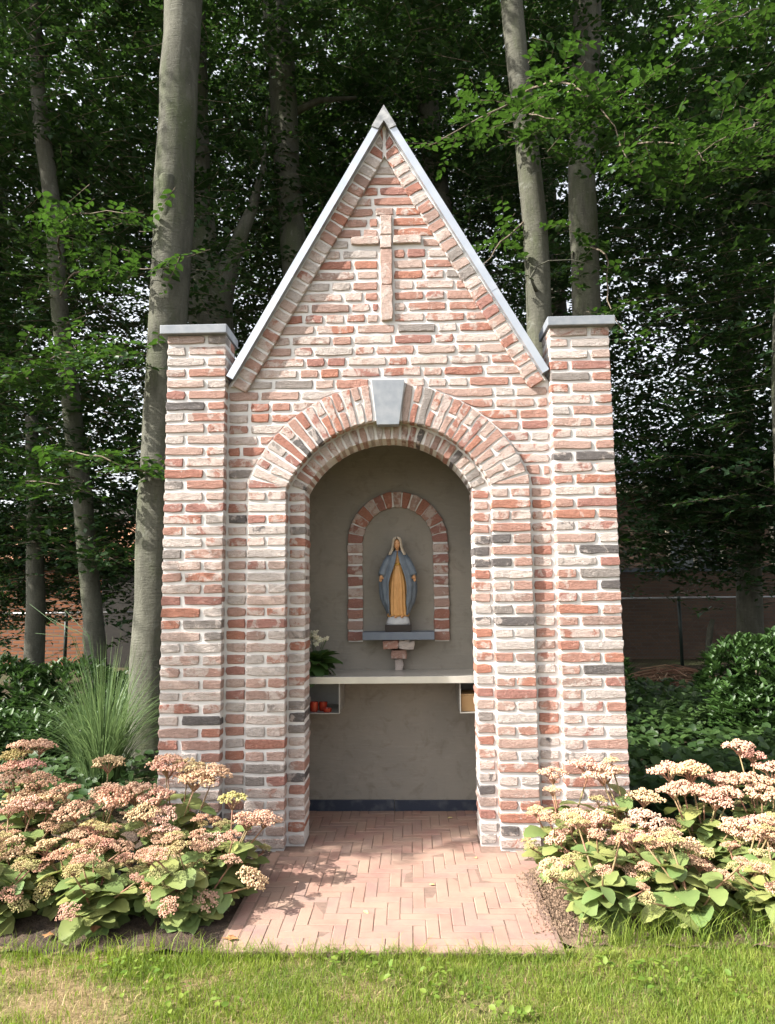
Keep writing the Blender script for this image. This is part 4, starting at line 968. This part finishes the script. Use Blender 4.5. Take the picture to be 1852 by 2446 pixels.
tag(obj('ground_cover', leaves_mesh('ground_cover', P, D, N, sz, sz*.7, 'cover', rng.uniform(0, 1, len(P)), .2, True)), 'low leafy ground cover under the laurel hedge', 'ground cover', kind='stuff')
fn = thing('fern', 'small bright green fern in the shaded ground cover', 'fern', (2.55, 2.9, .0))
for k in range(9):
    a = k*.7+.2; pts = [Vector((math.cos(a)*.34*t_, math.sin(a)*.34*t_, .42*t_-.22*t_*t_+.05)) for t_ in np.linspace(0, 1, 10)]; bb = B()
    for i in range(1, 10):
        d = (pts[i]-pts[i-1]).normalized(); sd_ = d.cross(Vector((0, 0, 1))).normalized(); l_ = .075*(1-(i/10)**2)+.01
        for s in (-1, 1): bb.add([pts[i]-d*.008, pts[i]+sd_*s*l_+d*.02, pts[i]+d*.012], [(0, 1, 2)])
        bb.add([pts[i-1]-sd_*.0015, pts[i-1]+sd_*.0015, pts[i]+sd_*.0015, pts[i]-sd_*.0015], [(0, 1, 2, 3)])
    me = bb.me('frond', 'cover'); at_ = me.attributes.new('leaf', 'FLOAT', 'POINT'); at_.data.foreach_set('value', np.full(len(me.vertices), .9, dtype=np.float32)); obj('frond', me, fn)
def ribbon_tuft(n, h, spread, w, seg=6, base=.1, arch=.9):
    """n arching blades as ribbons around the origin: V, F, val"""
    a = rng.uniform(0, 2*np.pi, n); b0 = rng.uniform(0, base, n); Lh = h*rng.uniform(.55, 1.1, n); sp = spread*rng.uniform(.15, 1, n); t_ = np.linspace(0, 1, seg+1)
    R_ = b0[:, None]+sp[:, None]*(t_**1.7)[None]; Z_ = Lh[:, None]*(t_[None]*1.35-arch*.75*t_[None]**2.4*(sp/spread)[:, None]); Z_ = np.maximum(Z_, .005)
    X, Y = np.cos(a)[:, None]*R_, np.sin(a)[:, None]*R_; wd = w*(1-t_**2.5)[None]*rng.uniform(.6, 1.2, n)[:, None]+.0003; pa = a+np.pi/2+rng.normal(0, .5, n)
    S_ = np.stack([np.cos(pa), np.sin(pa), np.zeros(n)], 1)[:, None]*wd[..., None]; C = np.stack([X, Y, Z_], -1); V = np.stack([C-S_, C+S_], 2).reshape(-1, 3)
    k = (np.arange(n)[:, None]*(seg+1)+np.arange(seg)[None]).reshape(-1, 1)*2; return V, k+np.array([[0, 1, 3, 2]]), np.repeat(rng.uniform(0, 1, n), 2*(seg+1))
og = thing('ornamental_grass', 'tall arching ornamental grass clump against the beech trunk', 'grass clump', (-2.0, 1.15, -.02))
V, F, val = ribbon_tuft(620, .80, .62, .0032, 8, .12); tag(obj('blades', fast_mesh('blades', V, F, 'reed', val), og), kind='stuff')
for k in range(5):
    a = random.uniform(2.2, 4.2); B().tube([(0, 0, 0), (.1*math.cos(a), .05*math.sin(a), .7), (.3*math.cos(a)*.8, .1*math.sin(a), 1.05), (.55*math.cos(a), .15*math.sin(a), 1.08+.05*k)], [.003, .0025, .0022, .0015], 5).build('stalk', 'reed', og, True)

# ================================================================== STONECROP BEDS
HL = [(-1.81, -0.148, 0.589, 0.088), (-1.861, -0.196, 0.54, 0.07), (-1.805, -0.244, 0.493, 0.086), (-1.828, -0.292, 0.447, 0.084), (-1.691, -0.292, 0.447, 0.076), (-1.541, -0.334, 0.409, 0.066), (-1.66, -0.375, 0.373, 0.123), (-1.452, -0.409, 0.343, 0.073), (-1.76, -0.416, 0.338, 0.049), (-1.381, -0.223, 0.511, 0.073), (-1.272, -0.334, 0.408, 0.132), (-1.088, -0.354, 0.39, 0.074), (-1.049, -0.23, 0.504, 0.12), (-0.905, -0.278, 0.457, 0.118), (-1.078, -0.423, 0.331, 0.088), (-0.729, -0.368, 0.377, 0.065), (-0.603, -0.451, 0.308, 0.087), (-1.676, -0.554, 0.23, 0.085), (-1.511, -0.554, 0.23, 0.062), (-1.562, -0.616, 0.186, 0.053), (-1.399, -0.513, 0.261, 0.047), (-1.333, -0.568, 0.22, 0.069), (-1.249, -0.547, 0.235, 0.046), (-1.33, -0.65, 0.163, 0.06), (-1.413, -0.719, 0.12, 0.044), (-0.794, -0.533, 0.245, 0.066), (-1.004, -0.492, 0.276, 0.055), (-0.833, -0.63, 0.178, 0.06), (-0.583, -0.671, 0.151, 0.066), (-0.681, -0.609, 0.192, 0.045), (-0.931, -0.733, 0.112, 0.043), (-0.761, -0.74, 0.091, 0.057), (-1.025, -0.602, 0.196, 0.042), (-0.931, -0.609, 0.191, 0.038), (-1.289, -0.389, 0.36, 0.049), (-1.348, -0.471, 0.293, 0.044)]
HR = [(1.011, -0.182, 0.455, 0.122), (1.088, -0.144, 0.49, 0.037), (0.789, -0.196, 0.444, 0.065), (0.773, -0.265, 0.384, 0.04), (0.678, -0.347, 0.317, 0.039), (1.414, -0.182, 0.454, 0.122), (1.72, -0.12, 0.554, 0.066), (1.783, -0.12, 0.51, 0.058), (1.841, -0.175, 0.459, 0.081), (1.573, -0.216, 0.423, 0.064), (1.7, -0.216, 0.423, 0.096), (1.191, -0.285, 0.366, 0.071), (1.36, -0.272, 0.377, 0.087), (1.525, -0.285, 0.365, 0.102), (1.776, -0.251, 0.393, 0.095), (0.903, -0.396, 0.279, 0.107), (0.769, -0.451, 0.239, 0.06), (0.836, -0.361, 0.306, 0.046), (1.166, -0.375, 0.295, 0.069), (1.077, -0.458, 0.234, 0.082), (1.192, -0.458, 0.234, 0.052), (1.214, -0.485, 0.215, 0.037), (1.306, -0.492, 0.21, 0.081), (1.56, -0.416, 0.264, 0.075), (1.664, -0.402, 0.274, 0.075), (1.671, -0.471, 0.225, 0.066), (1.019, -0.588, 0.148, 0.039), (1.075, -0.609, 0.136, 0.049), (0.706, -0.568, 0.16, 0.05), (1.538, -0.588, 0.149, 0.064), (1.33, -0.568, 0.161, 0.043), (1.641, -0.526, 0.188, 0.051)]
def head_mesh(seed, R_=.055):
    """a flat-domed flower head: sub-clusters of tiny star florets on forked stalks; stalk foot at the origin"""
    r = random.Random(seed); v = []; f = []; at = []
    def floret_at(p, s_, val):
        k = len(v); u = Vector((r.gauss(0, 1), r.gauss(0, 1), r.gauss(0, 1))).normalized(); w = u.orthogonal().normalized(); q = u.cross(w)
        for d in (u, -u, w, -w, q, -q): v.append(tuple(p+d*s_*r.uniform(.7, 1.25)))
        for a, b, c in ((0, 2, 4), (2, 1, 4), (1, 3, 4), (3, 0, 4), (2, 0, 5), (1, 2, 5), (3, 1, 5), (0, 3, 5)): f.append((k+a, k+b, k+c))
        at.extend([val]*6)
    nl = r.randint(8, 11); lobes = [(Vector((0, 0, .052)), .026)]
    for i in range(nl):
        a = 2*math.pi*i/nl+r.uniform(-.3, .3); d = R_*r.uniform(.55, .95); lobes.append((Vector((d*math.cos(a), d*math.sin(a), .046-.016*(d/R_)**2+r.uniform(-.005, .006))), r.uniform(.018, .027)))
    for c, lr in lobes:
        m = int(34*(lr/.024)**2)
        for i in range(m):
            a = r.uniform(0, 6.283); q = lr*math.sqrt(r.random()); p = c+Vector((q*math.cos(a), q*math.sin(a), .011*(1-(q/lr)**2)+r.uniform(-.004, .004))); floret_at(p, r.uniform(.0032, .0050), r.random())
    bb = B()
    for c, lr in lobes: bb.tube([(0, 0, -.004), c*.45+Vector((0, 0, .006)), c-Vector((0, 0, .004))], [.0022, .0018, .0014], 4, False)
    n0 = len(v); f += [tuple(i+n0 for i in q) for q in bb.f]; v += bb.v; at += [.5]*len(bb.v)
    me = mesh_data('flower_head', v, f, 'floret', False, at); me.materials.append(MB_['stem_red'])
    for i in range(len(me.polygons)-len(bb.f), len(me.polygons)): me.polygons[i].material_index = 1
    return me
heads = [head_mesh(i) for i in range(7)]
def sedum_leaf(seed):
    v, f = leaf_shape(.115, .084, .20, .28, .035, 7, seed); return mesh_data('leaf', v, f, 'sedum_leaf', True)
sleaves = [sedum_leaf(i) for i in range(6)]
HCOL = [(.54, .295, .22), (.52, .325, .22), (.50, .285, .235), (.50, .36, .21), (.34, .33, .11), (.56, .34, .26)]
def stem_obj(parent, p0, p1, leafy=True, headr=.055, col=None, leafn=4):
    """one stem from the crown of the plant to its flower head, opposite fleshy leaves on the way"""
    p0, p1 = Vector(p0), Vector(p1); out = (p1-p0); mid = p0.lerp(p1, .5)+Vector((out.x*.12, out.y*.12, -.0))*-.6+Vector((0, 0, .02))
    pts = [p0, p0.lerp(mid, .5)+Vector((0, 0, .01)), mid, mid.lerp(p1, .55), p1]
    B().tube(pts, [.0055, .005, .0046, .004, .003], 6).build('stem', 'stem_red', parent, True)
    h_ = obj('flower_head', random.choice(heads), parent); tip = (p1-mid).normalized()
    h_.matrix_local = Matrix.Translation(p1) @ (Vector((0, 0, 1)).slerp(tip, .35) if tip.length else Vector((0, 0, 1))).to_track_quat('Z', 'Y').to_matrix().to_4x4() @ Matrix.Rotation(random.uniform(0, 6.28), 4, 'Z') @ Matrix.Scale(headr/.056, 4)
    c = col or random.choices(HCOL, [3, 2.5, 2, 2, 1, 2])[0]; h_.color = tuple(x*random.uniform(.92, 1.08) for x in c)+(1,)
    if leafy:
        a0 = random.uniform(0, 3.14)
        for k in range(leafn):
            t_ = .12+.70*k/leafn; i = int(t_*4); p = pts[i].lerp(pts[i+1], t_*4-i)
            for s in (0, math.pi):
                a = a0+k*1.57+s+random.uniform(-.3, .3); o = obj('leaf', random.choice(sleaves), parent)
                orient(o, p, (math.cos(a), math.sin(a), random.uniform(-.25, .55)-(.3 if k == 0 else 0)), random.uniform(-.35, .35), random.uniform(.7, 1.25)*(1.1-.35*t_))
BL = [(-1.76, -.22), (-1.68, -.50), (-1.40, -.28), (-1.38, -.58), (-1.02, -.30), (-1.0, -.62), (-.74, -.46), (-.80, -.70), (-1.62, -.76), (-1.18, -.78)]
BR = [(.82, -.28), (.92, -.50), (1.14, -.26), (1.18, -.52), (1.45, -.30), (1.50, -.56), (1.75, -.24), (.87, -.74), (1.22, -.76), (1.56, -.74)]
LAB = ['pink stonecrop nearest the ornamental grass in flower bed', 'stonecrop with large pale leaves in the bed', 'tall stonecrop with flat pink heads in the bed', 'stonecrop with greenish buds and broad leaves by the lawn', 'tall pink stonecrop in front of the pillar', 'low stonecrop beside bare soil and dead oak leaf', 'stonecrop leaning out over the brick path', 'stonecrop with drooping green leaves at path corner', 'low leafy stonecrop at the front of the bed near the lawn', 'short stonecrop with wide leaves above the dead oak leaf',
       'stonecrop with small heads against the chapel pier', 'stonecrop with big drooping leaves by dry soil', 'pink stonecrop in front of the sunlit pillar foot', 'stonecrop with leaves down in the long grass', 'tall pink stonecrop beside the pillar in front of ground cover', 'stonecrop with dark red stem among long grass', 'tallest pale stonecrop in front of the laurel bush', 'low stonecrop with large round leaves beside crumbled soil', 'low leafy stonecrop half sunk in the long grass', 'short stonecrop with pale heads behind the long grass']
def bed(H_, bases, off):
    plants = []
    for i, (x, y) in enumerate(bases): plants.append(thing('stonecrop', LAB[off+i], 'stonecrop', (x, y, -.012), 'flowering stonecrop beside the path'))
    lst = []
    for x, y, z_, r_ in H_:
        if r_ > .085:
            k = 3 if r_ > .10 else 2
            for j in range(k):
                a = 2*math.pi*j/k+random.uniform(0, 1); lst.append((x+r_*.52*math.cos(a), y+r_*.35*math.sin(a), z_+random.uniform(-.015, .02), r_*(.66 if k == 3 else .74)))
        else: lst.append((x, y, z_, r_))
    for x, y, z_, r_ in lst:
        p = min(plants, key=lambda q: (q.location.x-x)**2+(q.location.y-y)**2*1.3)
        hz = .045*r_/.056
        stem_obj(p, (random.uniform(-.04, .04), random.uniform(-.04, .04), 0), (x-p.location.x, y-p.location.y, max(.05, z_-hz+.012)), True, r_, None, 5 if z_ > .25 else 4)
    for p in plants:      # leafy stems without open heads fill the plant
        for k in range(11):
            a = random.uniform(0, 6.28); d = random.uniform(.05, .22); hh = random.uniform(.08, .30)
            stem_obj(p, (0, 0, 0), (d*math.cos(a), d*math.sin(a), hh), True, random.uniform(.026, .046), random.choice([(.25, .27, .09), (.33, .31, .12), (.44, .26, .17), (.46, .25, .18)]), 5)
bed(HL, BL, 0); bed(HR, BR, 10)

# ================================================================== LAWN, WEEDS, LITTER
def noise2(x, y):
    return (np.sin(x*3.1+1.7*np.sin(y*2.3+.5))+np.sin(y*4.3+1.3*np.sin(x*2.9))+.6*np.sin(x*9.1+y*3.3)+.6*np.sin(y*11.3-x*5.1))/3.2
def blades(n, x0, x1, y0, y1, h, w, mat, name, mask=None, lean=.5):
    x = rng.uniform(x0, x1, n); y = rng.uniform(y0, y1, n)
    if mask is not None: k = mask(x, y); x, y = x[k], y[k]; n = len(x)
    a = rng.uniform(0, 2*np.pi, n); hh = h*rng.uniform(.4, 1.25, n); ln = lean*hh*rng.uniform(.2, 1.6, n); pa = rng.uniform(0, np.pi, n); ww = w*rng.uniform(.6, 1.3, n)
    B0 = np.stack([x, y, np.full(n, -.022)], 1); S_ = np.stack([np.cos(pa), np.sin(pa), np.zeros(n)], 1)*ww[:, None]; Dr = np.stack([np.cos(a), np.sin(a), np.zeros(n)], 1)
    Mi = B0+Dr*(ln*.3)[:, None]+np.array([0, 0, 1.])*(hh*.6)[:, None]; Ti = B0+Dr*ln[:, None]+np.array([0, 0, 1.])*hh[:, None]
    V = np.stack([B0-S_, B0+S_, Mi+S_*.7, Mi-S_*.7, Ti], 1).reshape(-1, 3); k = np.arange(n)[:, None]*5
    # quads + tip triangles as two meshes' worth of triangles
    F = np.concatenate([k+np.array([[0, 1, 2]]), k+np.array([[0, 2, 3]]), k+np.array([[3, 2, 4]])], 0)
    return obj(name, fast_mesh(name, V, F, mat, np.repeat(np.clip(rng.uniform(0, .75, n)+.32*noise2(x*3.3, y*4.1)+.12, 0, 1), 5)))
def edge_y(x): return -.968+np.where(x > .66, np.clip((x-.66)*.5, 0, .14), 0)+np.where(x < -.6, -.02, 0)+.018*np.sin(x*17)+.012*np.sin(x*41)
dry = lambda x, y: noise2(x*1.6, y*2.2)*.8+.42*np.clip(-x-.25, -1.3, .9)+.22*np.clip((-1.1-y)*6, -1, 1)-.30
tag(blades(170000, -2.0, 2.0, -1.95, -.80, .031, .0013, 'lawn', 'lawn_grass', lambda x, y: (y < edge_y(x)) & (rng.random(len(x)) < np.clip(.75-1.3*dry(x, y)-.5*noise2(x*9+2, y*11), .12, 1))), 'short green lawn grass in front of the path', 'grass', kind='stuff')
tag(blades(26000, -2.2, 2.2, -2.1, -.90, .024, .0013, 'straw', 'dry_grass', lambda x, y: (y < edge_y(x)-.01) & (dry(x, y) > -.05) | (rng.random(len(x)) < .22) & (y < edge_y(x)-.01), 1.2), 'dry straw coloured patches in the lawn', 'grass', kind='stuff')
tag(blades(16000, -4.5, 4.5, -3.6, -1.95, .045, .0022, 'lawn', 'lawn_grass'), 'lawn grass nearer the viewer of the path', 'grass', kind='stuff')
tag(blades(1500, .72, 2.1, -.93, -.68, .125, .0018, 'lawn', 'long_grass', lambda x, y: (y < -.76+.10*np.sin(x*6)) & (noise2(x*2, y*2) > -.35), .75), 'long grass growing up among the stonecrop by the lawn edge', 'grass', kind='stuff')
tag(blades(420, -1.6, -.55, -1.06, -.93, .075, .0018, 'lawn', 'edge_weeds', None, .6), 'tufts of grass along the bare soil edge', 'grass', kind='stuff')
nw = 1800; P = np.stack([rng.uniform(-1.9, 1.9, nw), rng.uniform(-1.7, -1.02, nw), rng.uniform(.004, .018, nw)], 1); P = P[noise2(P[:, 0]*2.2+4, P[:, 1]*3+1) > .25]
D = rng.normal(0, 1, P.shape); D[:, 2] = np.abs(D[:, 2])*.25; N = np.tile(np.array([[0, 0, 1.]]), (len(P), 1))+rng.normal(0, .3, P.shape); sz = rng.uniform(.012, .03, len(P))
tag(obj('lawn_weeds', leaves_mesh('lawn_weeds', P, D, N, sz, sz*.7, 'lawn', rng.uniform(.0, .5, len(P)), .15, True)), 'low broad leaved weeds scattered in the lawn', 'weeds', kind='stuff')
tag(blades(2600, -.66, .86, -1.02, -.962, .052, .0014, 'lawn', 'edge_grass', lambda x, y: y < -.985+.02*np.sin(x*23)+.015*np.sin(x*57), .9), 'ragged grass creeping over the front edge of the brick path', 'grass', kind='stuff')
# crumbs of soil and grit at the path's ragged edge
cr_ = B()
for i in range(2600):
    x = random.gauss(.73, .075); y = random.uniform(-.86, -.25); s_ = random.uniform(.002, .007)
    if x < .57 or x > 1.0: continue
    v = [(x+random.uniform(-s_, s_), y+random.uniform(-s_, s_), random.uniform(-.004, s_*1.3)) for _ in range(4)]; v[3] = (x, y, s_*1.4); cr_.add(v, [(0, 1, 3), (1, 2, 3), (2, 0, 3), (0, 2, 1)])
tag(cr_.build('soil_crumbs', 'soil_dry'), 'dry crumbled soil spilling over the edge of the brick path', 'soil', kind='stuff')
MB_['dead_leaf'] = simple('dead_leaf', (.30, .15, .06), (.20, .09, .04), 30, .8)
MB_['yellow_leaf'] = simple('yellow_leaf', (.55, .47, .20), (.48, .36, .14), 30, .7)
dl = B()
for k in range(9):
    a = 2*math.pi*k/9; r_ = .045 if k % 2 else .022; dl.v.append((r_*1.5*math.cos(a), r_*math.sin(a), random.uniform(.004, .02)))
dl.v.append((0, 0, .012)); dl.f = [(k, (k+1) % 9, 9) for k in range(9)]
dme = dl.me('fallen_leaf', 'dead_leaf'); yme = mesh_data('fallen_leaf', *leaf_shape(.035, .022, .3, .2, 0, 4, 3), 'yellow_leaf', True)
for i, (x, y, m_, s_, lab) in enumerate(((-1.16, -.82, dme, 1.2, 'large brown dead oak leaf on the dark soil'), (-1.32, -.88, dme, .5, 'small brown dead leaf on the dark soil'), (-.60, -.90, dme, .6, 'brown dead leaf at the path corner'), (-.10, -.66, yme, .8, 'tiny yellow leaf lying on the brick path'),
                                        (.18, -.40, yme, .9, 'yellowish leaf lying alone in the middle of path'), (.42, -.08, yme, .8, 'pale fallen leaf on the path before the pier'), (.34, .55, yme, .9, 'pale petal on the shaded chapel floor'))):
    o = obj('fallen_leaf', m_, None, (x, y, .0035 if i > 2 else .0)); o.scale = (s_,)*3; o.rotation_euler.z = i*1.3; tag(o, lab, 'leaf', 'fallen leaves')
